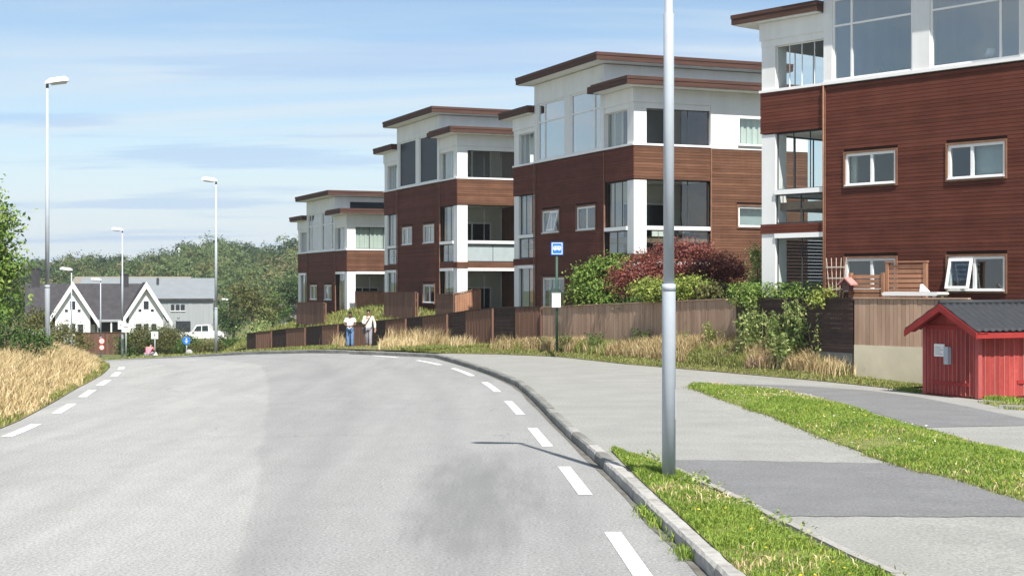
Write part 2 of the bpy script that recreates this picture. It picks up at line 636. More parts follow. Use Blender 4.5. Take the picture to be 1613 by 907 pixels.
def rm_mix(fac, a, col, mode='MIX'):
    q = n.new('ShaderNodeMixRGB')
    q.blend_type = mode
    if isinstance(fac, float):
        q.inputs[0].default_value = fac
    else:
        l.new(fac, q.inputs[0])
    if isinstance(a, tuple):
        q.inputs[1].default_value = a
    else:
        l.new(a, q.inputs[1])
    if isinstance(col, tuple):
        q.inputs[2].default_value = col
    else:
        l.new(col, q.inputs[2])
    return q.outputs[0]


u_wob = rm_math('ADD', uvs.outputs[0], rm_math('MULTIPLY', rm_math('SUBTRACT', rnoise(0.35, 4), 0.5), 0.035))
spy = n.new('ShaderNodeSeparateXYZ')
l.new(pos, spy.inputs[0])
seam = rm_range(spy.outputs[1], 6, 36, 0.625, 0.425)
lane = rm_range(rm_math('SUBTRACT', u_wob, seam), -0.006, 0.008, 0, 1)                       # newer, slightly darker paving in the near lane
colr = rm_mix(lane, (0.300, 0.300, 0.290, 1), (0.258, 0.259, 0.253, 1))
blot = rm_range(rnoise(0.28, 6, (1, 0.3, 1)), 0.42, 0.66, 0, 0.28)
colr = rm_mix(blot, colr, (0.165, 0.168, 0.172, 1))
fine = rm_range(rnoise(30, 3, rough=0.8), 0.3, 0.7, 0.55, 1.45, False)
colr = rm_mix(1.0, colr, fine, 'MULTIPLY')
mott = rm_range(rnoise(2.2, 6, (1, .6, 1)), 0.3, 0.7, 0.95, 1.05, False)
colr = rm_mix(1.0, colr, mott, 'MULTIPLY')
long_ = rm_range(rnoise(1.1, 5, (1.6, .09, 1)), 0.32, 0.68, 0.93, 1.07, False)
colr = rm_mix(1.0, colr, long_, 'MULTIPLY')
# oil stain: a soft dark smear about 20 m ahead
sp = n.new('ShaderNodeSeparateXYZ')
l.new(pos, sp.inputs[0])
ex = rm_math('DIVIDE', rm_math('ADD', sp.outputs[0], 0.45), 0.75)
ey = rm_math('DIVIDE', rm_math('SUBTRACT', sp.outputs[1], 18.2), 4.2)
rr = rm_math('ADD', rm_math('MULTIPLY', ex, ex), rm_math('MULTIPLY', ey, ey))
rr = rm_math('ADD', rr, rm_math('MULTIPLY', rm_math('SUBTRACT', rnoise(2.6, 6, (1.5, .14, 1)), 0.5), 3.2))
st = rm_range(rr, -0.2, 1.7, 0.46, 0)
colr = rm_mix(st, colr, (0.105, 0.108, 0.11, 1))
# tyre tracks
trk = rm_math('ADD', rm_range(rm_math('ABSOLUTE', rm_math('SUBTRACT', u_wob, 0.60)), 0.0, 0.055, 0.16, 0), rm_range(rm_math('ABSOLUTE', rm_math('SUBTRACT', u_wob, 0.80)), 0.0, 0.05, 0.14, 0))
trk = rm_math('ADD', trk, rm_range(rm_math('ABSOLUTE', rm_math('SUBTRACT', u_wob, 0.19)), 0.0, 0.05, 0.10, 0))
colr = rm_mix(trk, colr, (0.15, 0.15, 0.155, 1))
# cracks
vor = n.new('ShaderNodeTexVoronoi')
vor.feature = 'DISTANCE_TO_EDGE'
vor.inputs['Scale'].default_value = 0.22
mpw = n.new('ShaderNodeVectorMath')
mpw.operation = 'ADD'
wnz = n.new('ShaderNodeTexNoise')
wnz.inputs['Scale'].default_value = 0.9
wnz.inputs['Detail'].default_value = 6
l.new(pos, wnz.inputs[0])
wsc = n.new('ShaderNodeVectorMath')
wsc.operation = 'SCALE'
wsc.inputs['Scale'].default_value = 2.5
l.new(wnz.outputs['Color'], wsc.inputs[0])
l.new(pos, mpw.inputs[0])
l.new(wsc.outputs[0], mpw.inputs[1])
l.new(mpw.outputs[0], vor.inputs['Vector'])
crk = rm_math('MULTIPLY', rm_range(vor.outputs['Distance'], 0.0, 0.006, 0.55, 0), rm_range(rnoise(0.15, 3), 0.5, 0.62, 0, 1))
colr = rm_mix(crk, colr, (0.07, 0.07, 0.07, 1))
l.new(colr, b.inputs['Base Color'])
bp = n.new('ShaderNodeBump')
bp.inputs['Strength'].default_value = 0.5
bp.inputs['Distance'].default_value = 0.01
l.new(rnoise(110, 3), bp.inputs['Height'])
l.new(bp.outputs[0], b.inputs['Normal'])
MATS['asphalt_road'] = rm

road = structure(loft('road', LEFT, KERB, 220, 13, H, 'asphalt_road'))

RLINE = smooth_poly([(1.75, 0), (1.35, 8), (1.04, 15.6), (0.735, 21.3), (0.366, 27.2), (-0.066, 33.6), (-0.68, 40.4), (-1.75, 47.4), (-3.2, 52.9), (-5.3, 58.2), (-8.0, 63.2),
                     (-11.2, 69.0), (-14.6, 74.2), (-18.4, 78.6), (-23.6, 82.6)], 2)
LLINE = smooth_poly([(-7.6, 0), (-7.95, 14), (-8.4, 26), (-9.5, 33), (-10.3, 37.4), (-11.0, 41.5), (-11.75, 45.6), (-13.5, 53), (-17, 61.2)], 2)


def polyline_at(poly, s):
    p = np.array(poly)
    c = np.r_[0, np.cumsum(np.hypot(*np.diff(p, axis=0).T))]
    q = np.array([np.interp(s, c, p[:, 0]), np.interp(s, c, p[:, 1])])
    q2 = np.array([np.interp(s + .05, c, p[:, 0]), np.interp(s + .05, c, p[:, 1])])
    d = (q2 - q) / max(1e-9, np.hypot(*(q2 - q)))
    return q, d


def s_at_y(poly, y):
    p = np.array(poly)
    c = np.r_[0, np.cumsum(np.hypot(*np.diff(p, axis=0).T))]
    return float(np.interp(y, p[:, 1], c))


def dash(poly, s0, s1, w):
    mb = MB()
    v = []
    k = 5
    for i in range(k):
        q, d = polyline_at(poly, s0 + (s1 - s0) * i / (k - 1))
        nrm = np.array([-d[1], d[0]])
        for sg in (1, -1):
            x, y = q + nrm * w / 2 * sg
            v.append((x, y, Hs(x, y) + 0.006))
    mb.add(v, [(2 * i, 2 * i + 1, 2 * i + 3, 2 * i + 2) for i in range(k - 1)])
    return mb.build('edge_line_dash', 'road_paint', road)


for y0, y1 in [(6.5, 9.6), (12.6, 15.6), (18.4, 21.3), (24.05, 27.2), (30.1, 33.6), (36.7, 40.4), (43.3, 47.4), (49.6, 52.9), (55.3, 58.0), (60.3, 62.8), (65, 67.4), (69.6, 72)]:
    dash(RLINE, s_at_y(RLINE, y0), s_at_y(RLINE, y1), 0.17)
for y0, y1 in [(12.7, 15), (17, 19.4), (21.3, 23.7), (25.6, 28), (30.4, 32.9), (34.9, 37.4), (39.1, 41.5), (43.3, 45.6), (47.5, 49.8)]:
    dash(LLINE, s_at_y(LLINE, y0), s_at_y(LLINE, y1), 0.19)


# footpath: right of the kerb, sinking gently to the right
def HP(x, y):
    x = np.asarray(x, float)
    return H(x, y) + 0.10 - 0.016 * np.clip(x - 3.5, 0, 12)


def HPs(x, y):
    return float(HP(x, y))


kr = resample(KERB, 400)
kr_d = np.gradient(kr, axis=0)
kr_d /= np.hypot(kr_d[:, 0], kr_d[:, 1])[:, None]
KERB_BACK = kr + np.stack([kr_d[:, 1], -kr_d[:, 0]], 1) * 0.15
sel = KERB_BACK[:, 1] < 56.4
fp_l = KERB_BACK[sel]
fp_r = np.stack([np.full(len(fp_l), 17.0), fp_l[:, 1]], 1)
footpath = structure(loft('footpath', fp_l, fp_r, 130, 26, HP, 'asphalt_path'))

# darker repair patches
pat = MB()
pa = [(2.0, 21.3), (3.6, 21.15), (5.2, 21.1), (7.4, 20.9)]
pb = [(2.5, 16.0), (4.2, 16.05), (6.0, 16.25), (7.4, 16.3)]
pa, pb = [tuple(q_) for q_ in resample(pa, 60) + np.stack([np.zeros(60), rng.normal(0, .035, 60)], 1)], [tuple(q_) for q_ in resample(pb, 60) + np.stack([np.zeros(60), rng.normal(0, .03, 60)], 1)]
structure(loft('asphalt_patch', pa, pb, 60, 12, lambda x, y: HP(x, y) + 0.006, 'asphalt_patch'))
pa = [(4.4, 38.4), (6.0, 37.6), (6.9, 35.6), (7.0, 33.0), (7.15, 29.7), (7.3, 26.9)]
pb = [(5.3, 38.9), (7.0, 38.4), (8.6, 37.0), (9.3, 34.8), (9.6, 32.0), (9.9, 27.8)]
structure(loft('asphalt_patch', pa, pb, 40, 8, lambda x, y: HP(x, y) + 0.006, 'asphalt_patch'))

# kerb stones, one by one
kerb = structure(empty('kerb', (0, 0, 0)))
klen = np.hypot(*np.diff(kr, axis=0).T).sum()
kmesh = []
for v in range(4):
    mb = MB()
    r2 = random.Random(v)
    j = lambda s=0.006: r2.uniform(-s, s)
    nx = 6
    prof = [(-0.01, -0.12), (-0.005, 0.115), (0.02, 0.145), (0.15, 0.14), (0.165, 0.11), (0.165, -0.12)]
    vs = []
    for i in range(nx):
        x = i / (nx - 1) * 0.985
        for (a, c) in prof:
            vs.append((x, -a + j(), c + (j() if c > 0 else 0)))
    m = len(prof)
    fs = [(i * m + k, (i + 1) * m + k, (i + 1) * m + k + 1, i * m + k + 1) for i in range(nx - 1) for k in range(m - 1)]
    fs += [tuple(range(m)), tuple((nx - 1) * m + k for k in range(m))[::-1]]
    mb.add(vs, fs)
    o = mb.build('kerb_stone', 'kerb_stone')
    kmesh.append(o.data)
    bpy.data.objects.remove(o)
kmesh_shaded = [m_.copy() for m_ in kmesh]
for m_ in kmesh_shaded:
    m_.materials[0] = MATS['kerb_stone_shaded']
s = s_at_y(KERB, 4)
i = 0
while s < klen - 45:
    q, d = polyline_at(kr, s)
    q2, _ = polyline_at(kr, s + 0.98)
    o = bpy.data.objects.new('kerb_stone', kmesh[i % 4])
    z0, z1 = Hs(*q), Hs(*q2)
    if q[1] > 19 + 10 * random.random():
        o.data = kmesh_shaded[i % 4]  # far stones darker: shade on the kerb face put into their colour
    o.location = (q[0], q[1], z0 + random.uniform(-.008, .008))
    L = math.hypot(*(q2 - q))
    o.rotation_euler = (0, -math.atan2(z1 - z0, L), math.atan2(*(q2 - q)[::-1]))
    o.scale = (L / 0.98, 1, 1)
    o.parent = kerb
    COL.objects.link(o)
    s += 1.0
    i += 1

# grass strip beside the kerb, with its low edging; grass island between the paths
S1A = [(1.46, 22.4), (1.50, 21.3), (1.62, 18.6), (1.76, 16), (1.9, 13.3), (2.02, 10.5), (2.15, 6)]
S1B = S1B_ = [(1.50, 22.4), (1.92, 21.1), (2.3, 18.4), (2.6, 16.1), (2.93, 13.57), (3.3, 11.5), (3.9, 6)]
def ragged(poly, n_, amp, seed):
    """an edge that wanders a little, as grass creeps over asphalt"""
    rg = np.random.default_rng(seed)
    p = resample(poly, n_)
    w_ = np.convolve(rg.normal(0, 1, n_ + 4), np.ones(5) / 5, mode='valid') * 1.6 + rg.normal(0, .35, n_)
    w_[:2] = 0
    p[:, 0] += w_ * amp
    return [tuple(q) for q in p]


S1B = ragged(S1B, 90, .035, 1)
strip1 = structure(loft('grass_strip', S1A, S1B, 60, 8, lambda x, y: HP(x, y) + 0.012, 'lawn_soil', bulge=0.04))
S2A = [(4.25, 37.0), (4.65, 31.4), (4.95, 27.2), (5.05, 23.4), (5.24, 21), (5.58, 19.6), (5.84, 17.5), (6.2, 12), (6.5, 6)]
S2B = [(4.6, 37.3), (6.45, 35.9), (6.75, 33.2), (6.95, 29.7), (7.12, 26.7), (7.28, 24.2), (7.5, 22.3), (8.2, 14), (8.8, 6)]
S2A, S2B = ragged(S2A, 120, .055, 2), ragged(S2B, 120, .055, 3)
strip2 = structure(loft('grass_island', S2A, S2B, 80, 12, lambda x, y: HP(x, y) + 0.012, 'lawn_soil', bulge=0.10))
S1B0 = S1B_[1:]
edging = structure(empty('path_edging', (0, 0, 0)))
sb = resample(S1B0, 17)
for a, c in zip(sb[:-1], sb[1:]):
    d = c - a
    L = math.hypot(*d)
    ang = math.atan2(d[1], d[0])
    off = np.array([math.cos(ang - math.pi / 2), math.sin(ang - math.pi / 2)]) * 0.05
    p0 = a - off
    z = HPs(*a)
    o = piece('edging_stone', 'kerb_stone', edging, (p0[0], p0[1], z - 0.05), (p0[0] + L * 0.97, p0[1] + 0.09, z + 0.035 + random.uniform(-.01, .01)))
    o.rotation_euler = (0, 0, ang)

# verge in front of the fences
FA = [(-17.1, 98), (-13.3, 91), (-7.85, 78), (-3.9, 69.6), (-0.73, 60.5), (1.15, 57), (3.4, 52.75), (5.0, 49.7), (6.82, 46.3), (8.2, 42.6), (9.06, 40.3), (9.9, 39.2), (10.6, 38.4)]
FZ = [None, None, None, None, 0.14, 0.255, 0.46, 0.60, 0.80, 0.55, 0.16, 0.05, 0.0]
FA3 = [(x, y, (Hs(x, y) + 0.12 if z is None else z)) for (x, y), z in zip(FA, FZ)]
VB = [(-24, 84.5), (-18.0, 80.2), (-10.4, 70), (-7.4, 65.2), (-4.4, 59.8), (-2.6, 56.5), (-0.3, 55.2), (1.6, 53.2), (3.5, 48.2), (6.2, 43.9), (8.2, 40.5), (9.2, 38.3), (9.5, 37.4)]
VB3 = [(x, y, (Hs(x, y) + 0.13 if i < 5 else HPs(x, y) + 0.014)) for i, (x, y) in enumerate(VB)]


def loft_pairs(name, A, B, m, mat, sub=5, bulge=0.0):
    """loft keeping the pairing of the control points"""
    a = np.concatenate([np.linspace(A[i], A[i + 1], sub, endpoint=False) for i in range(len(A) - 1)] + [[A[-1]]])
    c = np.concatenate([np.linspace(B[i], B[i + 1], sub, endpoint=False) for i in range(len(B) - 1)] + [[B[-1]]])
    t = np.linspace(0, 1, m)[None, :, None]
    P = a[:, None] * (1 - t) + c[:, None] * t
    P[..., 2] += bulge * np.sin(np.pi * t[..., 0])
    nn = len(a)
    P[:, 1:-1, 2] += rng.normal(0, 0.015, (nn, m - 2))
    V = P.reshape(-1, 3)
    q = (np.arange(nn - 1)[:, None] * m + np.arange(m - 1)[None]).ravel()
    F = np.stack([q, q + 1, q + m + 1, q + m], 1)
    if np.cross(V[F[0, 1]] - V[F[0, 0]], V[F[0, 3]] - V[F[0, 0]])[2] < 0:
        F = F[:, ::-1]
    return np_mesh(name, V, F, mat, smooth=True), P


verge, VERGE_P = loft_pairs('verge', FA3, VB3, 9, 'verge_soil', bulge=0.05)
structure(verge)
gut = structure(loft('gutter_strip', [(x - .10 - .03 * math.sin(y * 1.7), y) for x, y in KERB], [(x + .012, y) for x, y in KERB], 260, 3, lambda x, y: H(x, y) + .005, 'gutter_strip'))  # thin dark strip laid along the foot of the kerb

# left bank
LB_A = [(x - 0.02, y) for x, y in LEFT]
la = resample(LB_A, 160)
la_d = np.gradient(la, axis=0)
la_d /= np.hypot(la_d[:, 0], la_d[:, 1])[:, None]
la_n = np.stack([-la_d[:, 1], la_d[:, 0]], 1)
offs = np.array([0, 0.4, 1.0, 2.0, 3.5, 6, 10, 16])
rise = np.array([0.004, 0.03, 0.10, 0.22, 0.32, 0.40, 0.42, 0.3])
selL = la[:, 1] < 60
la, la_n = la[selL], la_n[selL]
P = la[:, None, :] + la_n[:, None, :] * offs[None, :, None]
LZ = H(P[..., 0], P[..., 1]) + rise[None]
LBP = np.concatenate([P, LZ[..., None]], 2)
m = len(offs)
q = (np.arange(len(la) - 1)[:, None] * m + np.arange(m - 1)[None]).ravel()
F = np.stack([q, q + m, q + m + 1, q + 1], 1)
Vv = LBP.reshape(-1, 3)
if np.cross(Vv[F[0, 1]] - Vv[F[0, 0]], Vv[F[0, 3]] - Vv[F[0, 0]])[2] < 0:
    F = F[:, ::-1]
left_bank = structure(np_mesh('left_bank', Vv, F, 'straw_soil', smooth=True))

# raised garden ground behind the fences
FI = [(-21.5, 106), (-17.1, 98), (-13.3, 91), (-10.5, 84.5), (-7.85, 78), (-3.9, 69.6), (-0.73, 60.5), (1.15, 57), (3.4, 52.75), (5.0, 49.7), (6.82, 46.3), (8.2, 42.6), (9.06, 40.3), (10.6, 38.4), (14.5, 35.0)]
Z0 = [-2.4, -1.4, -0.7, -0.2, 0.1, 0.45, 0.6, 0.85, 1.0, 1.05, 1.1, 1.15, 1.2, 1.2, 1.2]
Z1 = [-1.3, 0.15, 0.95, 1.5, 1.68, 1.15, 0.85, 0.9, 1.0, 1.05, 1.1, 1.2, 1.2, 1.2, 1.2]
Z2 = [-1.0, 0.2, 0.6, 0.75, 0.8, 0.8, 0.85, 0.9, 1.0, 1.05, 1.1, 1.2, 1.2, 1.2, 1.2]
fi = np.concatenate([np.linspace(FI[i], FI[i + 1], 5, endpoint=False) for i in range(len(FI) - 1)] + [[FI[-1]]])


def dens(z):
    return np.concatenate([np.linspace(z[i], z[i + 1], 5, endpoint=False) for i in range(len(z) - 1)] + [[z[-1]]])


z0, z1, z2 = dens(Z0), dens(Z1), dens(Z2)
dirv = np.array([0.93, 0.36])
offs = np.array([0.10, 0.8, 1.6, 2.4, 3.4, 5.0, 9.0, 16.0, 30.0])
P = fi[:, None, :] + dirv[None, None, :] * offs[None, :, None]
tz = np.clip(offs / 2.6, 0, 1) ** 0.8
t2 = np.clip((offs - 2.6) / 3, 0, 1)
ZZ = (z0[:, None] * (1 - tz) + z1[:, None] * tz) * (1 - t2) + z2[:, None] * t2
GP = np.concatenate([P, ZZ[..., None]], 2)
m = len(offs)
q = (np.arange(len(fi) - 1)[:, None] * m + np.arange(m - 1)[None]).ravel()
F = np.stack([q, q + m, q + m + 1, q + 1], 1)
Vv = GP.reshape(-1, 3)
if np.cross(Vv[F[0, 1]] - Vv[F[0, 0]], Vv[F[0, 3]] - Vv[F[0, 0]])[2] < 0:
    F = F[:, ::-1]
garden = structure(np_mesh('garden_ground', Vv, F, 'bank_soil', smooth=True))

# ------------------------------------------------------------------ apartment blocks
AL, AM0, AM1, AD = 11.4, 2.4, 9.0, 7.4          # length of the road face, main bay from/to, depth
PITCH = 0.102


def cut(a0, a1, z0, z1, openings):
    """interval [a0,a1] minus the openings that overlap the row [z0,z1]"""
    iv = [(a0, a1)]
    for (p, q, r, t) in openings:
        if t <= z0 + 1e-4 or r >= z1 - 1e-4:
            continue
        nv = []
        for (x, y) in iv:
            if q <= x or p >= y:
                nv.append((x, y))
                continue
            if p > x:
                nv.append((x, p))
            if q < y:
                nv.append((q, y))
        iv = nv
    return [(x, y) for x, y in iv if y - x > 0.02]


class Face:
    """A facade plane: a runs along it, d is depth inwards."""

    def __init__(self, root, side):
        self.root, self.side = root, side

    def xyz(self, a, d, z):
        if self.side == 'front':
            return (a, d, z)
        if self.side == 'right':
            return (AL - d, a, z)
        return (d, a, z)                        # left end

    def span(self, a0, a1, d0, d1, z0, z1):
        p, q = self.xyz(a0, d0, z0), self.xyz(a1, d1, z1)
        return tuple(min(s, t) for s, t in zip(p, q)), tuple(max(s, t) for s, t in zip(p, q))

    def mb(self):
        b = MB()
        f = self

        def bx(a0, a1, d0, d1, z0, z1):
            lo, hi = f.span(a0, a1, d0, d1, z0, z1)
            b.box(lo[0], hi[0], lo[1], hi[1], lo[2], hi[2])
        b.bx = bx
        return b

    def wall(self, name, mat, a0, a1, d0, d1, z0, z1, openings=()):
        b = self.mb()
        zs = sorted({z0, z1, *[min(max(o[2], z0), z1) for o in openings], *[min(max(o[3], z0), z1) for o in openings]})
        for s, t in zip(zs[:-1], zs[1:]):
            if t - s < 1e-4:
                continue
            for (p, q) in cut(a0, a1, s, t, openings):
                b.bx(p, q, d0, d1, s, t)
        return b.build(name, mat, self.root)

    def boards(self, a0, a1, z0, z1, openings=(), mat='brown_board', d=0.0):
        k = int(math.ceil((z1 - z0) / PITCH - 1e-6))
        for i in range(k):
            zt = z1 - i * PITCH
            zb = max(z0, zt - PITCH + 0.010)
            if zt - zb < 0.02:
                continue
            for (p, q) in cut(a0, a1, zb, zt, openings):
                lo, hi = self.span(p, q, d + random.uniform(0, .004), d + 0.028, zb, zt)
                piece('board', mat, self.root, lo, hi)

    def window(self, a0, a1, z0, z1, d=0.0, frame=0.075, mull=(0.5,), transom=None, glass='window_glass', trim=True,
               behind=None, tilt=None, name='window', fmat='white_frame', sill=True):
        b = self.mb()
        b.bx(a0, a1, d + 0.01, d + 0.10, z0, z0 + frame)
        b.bx(a0, a1, d + 0.01, d + 0.10, z1 - frame, z1)
        b.bx(a0, a0 + frame, d + 0.01, d + 0.10, z0 + frame, z1 - frame)
        b.bx(a1 - frame, a1, d + 0.01, d + 0.10, z0 + frame, z1 - frame)
        xs = [a0 + frame]
        for mfrac in mull:
            c = a0 + (a1 - a0) * mfrac
            b.bx(c - frame * .55, c + frame * .55, d + 0.015, d + 0.095, z0 + frame, z1 - frame)
            xs += [c - frame * .55, c + frame * .55]
        xs.append(a1 - frame)
        zs = [z0 + frame, z1 - frame]
        if transom:
            c = z0 + transom
            for k in range(0, len(xs), 2):
                b.bx(xs[k], xs[k + 1], d + 0.018, d + 0.09, c - frame * .45, c + frame * .45)
            zs = [z0 + frame, c - frame * .45, c + frame * .45, z1 - frame]
        w = b.build(name, fmat, self.root)
        for k in range(0, len(xs), 2):
            for r in range(0, len(zs), 2):
                pb = self.mb()
                pb.bx(xs[k], xs[k + 1], d + 0.05, d + 0.056, zs[r], zs[r + 1])
                pb.build('pane', glass, w)
        if trim:
            t = self.mb()
            e, pr = 0.055, -0.035
            t.bx(a0 - e, a1 + e, d + pr, d + 0.03, z1 + 0.002, z1 + e)
            t.bx(a0 - e, a1 + e, d + pr, d + 0.03, z0 - e, z0 - 0.002)
            t.bx(a0 - e, a0 - 0.002, d + pr, d + 0.03, z0 - 0.002, z1 + 0.002)
            t.bx(a1 + 0.002, a1 + e, d + pr, d + 0.03, z0 - 0.002, z1 + 0.002)
            t.build('trim', 'brown_trim', w)
        if sill:
            sb_ = self.mb()
            sb_.bx(a0 + 0.004, a1 - 0.004, d - 0.06, d + 0.009, z0 + 0.002, z0 + 0.035)
            sb_.build('sill', fmat, w)
        if tilt is not None:
            # one sash standing open at the bottom
            k0, k1 = xs[tilt * 2] - .02, xs[tilt * 2 + 1] + .02
            s_ = MB()
            hh, f = (z1 - z0) - 0.1, 0.07
            ww = k1 - k0
            s_.box(0, ww, 0, 0.05, -hh, -hh + f)
            s_.box(0, ww, 0, 0.05, -f, 0)
            s_.box(0, f, 0, 0.05, -hh + f, -f)
            s_.box(ww - f, ww, 0, 0.05, -hh + f, -f)
            so = s_.build('sash', 'white_frame', w, loc=(k0, d - 0.045, z1 - 0.05), rot=(R(-14), 0, 0))
            g = MB()
            g.box(f, ww - f, 0.02, 0.026, -hh + f, -f)
            go = g.build('sash_pane', glass, w, loc=(k0, d - 0.045, z1 - 0.05), rot=(R(-14), 0, 0))
        if behind:
            c = self.mb()
            kind, f0, f1 = behind
            nn = 14
            for i in range(nn):
                s = a0 + (a1 - a0) * (f0 + (f1 - f0) * i / nn)
                e = a0 + (a1 - a0) * (f0 + (f1 - f0) * (i + 1) / nn)
                dd = 0.22 + (0.04 if i % 2 else 0.0) * (1 if kind == 'curtain' else 0.0)
                c.bx(s, e, d + dd, d + dd + 0.02, z0 + 0.02, z1 - 0.01)
            c.build('curtain' if kind == 'curtain' else 'blind', kind, w)
        return w


def glazed(face, a0, a1, z0, z1, d, n_panes, mat, edge=0.025, name='glazing', fmat='dark_metal', bar=0.012):
    """a row of sliding glass panes between thin rails"""
    b = face.mb()
    b.bx(a0, a1, d, d + 0.05, z0, z0 + edge)
    b.bx(a0, a1, d, d + 0.05, z1 - edge, z1)
    for i in range(n_panes + 1):
        c = a0 + (a1 - a0) * i / n_panes
        c = min(max(c, a0 + 0.012), a1 - 0.012)
        b.bx(c - bar, c + bar, d + 0.006, d + 0.044, z0 + edge, z1 - edge)
    w = b.build(name, fmat, face.root)
    for i in range(n_panes):
        p = face.mb()
        s = a0 + (a1 - a0) * i / n_panes + 0.012
        e = a0 + (a1 - a0) * (i + 1) / n_panes - 0.012
        p.bx(s, e, d + 0.02, d + 0.027, z0 + edge, z1 - edge)
        p.build('pane', mat, w)
    return w


def apartment(p0, ang, T, base, floors, label, opt):
    """floors: storeys below the white top floor (2 or 1). Heights are kept relative to base."""
    root = tag(empty('apartment_building', (p0[0], p0[1], base), ang), label, 'building', 'brown boarded apartment buildings')
    t = T - base
    F, S, E = Face(root, 'front'), Face(root, 'right'), Face(root, 'left')
    BB = 0.03                                     # board depth
    wc = opt.get('side_board', 'brown_board')
    # ---- storey floors
    levels = [t - 0.32 - 2.96 * i for i in range(floors + 1)]
    for i, z in enumerate(levels):
        if z < 0.2:
            continue
        b = MB()
        b.box(0.20, AL - 0.20, 0.26, AD - 0.3, z - 0.22, z)
        b.build('floor_slab', 'room_floor', root)
    # ---- front wall of the main bay
    win = [(3.15, 4.87), (6.53, 8.25)]
    wins, specs = [], []
    for fl in range(floors):
        zt = t - 2.02 - 2.96 * fl
        for k, (a, c) in enumerate(win):
            sp = opt.get('win', {}).get((fl, k), {})
            if sp is None:
                continue
            aa, cc, zb, zz = sp.get('a', a), sp.get('c', c), sp.get('z0', zt - 0.92), sp.get('z1', zt)
            wins.append((aa, cc, zb, zz))
            specs.append(sp)
    F.wall('wall', 'brown_backing', AM0 + 0.02, AM1 - 0.02, BB, 0.25, 0, t - 0.02, wins)
    F.boards(AM0 + 0.05, AM1 - 0.05, 0, t - 0.05, [(a - .055, c + .055, z0 - .055, z1 + .055) for a, c, z0, z1 in wins])
    for (a, c, zb, zz), sp in zip(wins, specs):
        if sp.get('door'):
            F.window(a, c, zb, zz, mull=(0.62,), behind=('grey_blind', 0.05, 0.55), sill=False, name='patio_door')
        else:
            F.window(a, c, zb, zz, mull=sp.get('mull', (0.52,)), behind=sp.get('behind'), tilt=sp.get('tilt'))
    for a in (AM0, AM1 - 0.05):
        b = MB()
        b.box(a, a + 0.05, -0.025, 0.03, 0, t - 0.06)
        b.build('corner_board', 'brown_trim', root)
    # ---- inner partition walls and back of the rooms
    b = MB()
    b.box(AM0 + 0.02, AM0 + 0.18, 0.26, AD, 0, t + 3.25)
    b.box(AM1 - 0.18, AM1 - 0.02, 0.26, AD, 0, t + 3.25)
    b.box(AM0 + 0.18, AM1 - 0.18, AD - 0.2, AD, 0, t + 3.25)
    b.box(AM0 + 0.18, AM1 - 0.18, 4.4, 4.55, 0, t + 3.25)
    b.build('partition', opt.get('room', 'room_wall'), root)
    # ---- bays with the glazed corner balconies
    CB = 0.52
    sop = opt.get('side_windows', [(4.35, 6.1, t - 2.90, t - 2.12), (4.35, 6.1, t + 0.12, t + 1.22)])
    for side in (0, 1):
        u0, u1 = (0, AM0) if side == 0 else (AM1, AL)
        FS = E if side == 0 else S
        cu0, cu1 = (0.03, 0.03 + CB) if side == 0 else (AL - 0.03 - CB, AL - 0.03)
        fo0, fo1 = (cu1, u1) if side == 0 else (u0, cu0)        # opening along the front
        # back half of the bay
        ops = sop if side == 1 else []
        FS.wall('end_wall', 'brown_backing', 3.2, AD, BB, 0.25, 0, t - 0.02, ops)
        if side == 1:
            FS.boards(3.24, AD, 0, t - 0.05, [(p - .055, q - -.055, r - .055, s + .055) for p, q, r, s in ops], mat=wc)
            bb = FS.mb()
            bb.bx(3.18, 3.23, -0.022, 0.03, 0, t - 0.05)
            bb.build('corner_board', 'brown_trim', root)
        FS.wall('upper_end_wall', 'white_wall', 3.2, AD, 0.012, 0.25, t - 0.02, t + 2.09, ops)
        if side == 1:
            for (p, q, r, s) in ops:
                S.window(p, q, r, s, mull=(), behind=('grey_blind', 0.0, 1.0) if r < t else ('curtain', 0, 1), trim=r < t)
        b = MB()
        b.box(u0 + 0.04, u1 - 0.04, 3.22, 3.40, 0, t + 2.05)
        b.build('balcony_back_wall', opt.get('balcony_wall', 'brown_board_pale'), root)
        b = MB()
        b.box(u0 + 0.06, u1 - 0.03, 0.06, 3.2, t - 1.22, t - 1.05)
        if floors == 2:
            b.box(u0 + 0.06, u1 - 0.03, 0.06, 3.2, t - 4.18, t - 3.95)
        b.build('balcony_slab', 'white_wall', root)
        # column
        b = MB()
        b.box(cu0, cu1, 0.035, 0.03 + CB, 0, t - 1.25)
        b.build('column', 'white_wall', root)
        b = MB()
        b.box(cu0, cu1, 0.035, 0.03 + CB, t + 0.002, t + 1.36)
        b.build('column', 'white_wall', root)
        # brown bands at the slabs
        bands = [(t - 1.24, t)] + ([(t - 4.20, t - 3.92)] if floors == 2 else [])
        for (zb, zz) in bands:
            F.wall('band', 'brown_backing', u0 + (0.03 if side == 0 else 0), u1 - (0.03 if side == 1 else 0), BB, 0.2, zb + .01, zz - .012)
            F.boards(u0 + (0.0 if side == 0 else 0.01), u1 - (0.0 if side == 1 else 0.01), zb, zz)
            FS.wall('band', 'brown_backing', 0.21, 3.18, BB, 0.2, zb + .01, zz - .012)
            FS.boards(0.03, 3.17, zb, zz, mat=wc if side == 1 else 'brown_board')
        # sill course on the top band
        b = MB()
        if side == 0:
            b.box(-0.03, u1 - 0.002, -0.035, 0.2, t + 0.001, t + 0.075)
            b.box(-0.03, 0.2, 0.2, 3.2, t + 0.001, t + 0.075)
        else:
            b.box(u0 + 0.002, AL + 0.03, -0.035, 0.2, t + 0.001, t + 0.075)
            b.box(AL - 0.2, AL + 0.03, 0.2, 3.2, t + 0.001, t + 0.075)
        b.build('sill_course', 'white_frame', root)
        # frieze and top glazing
        b = MB()
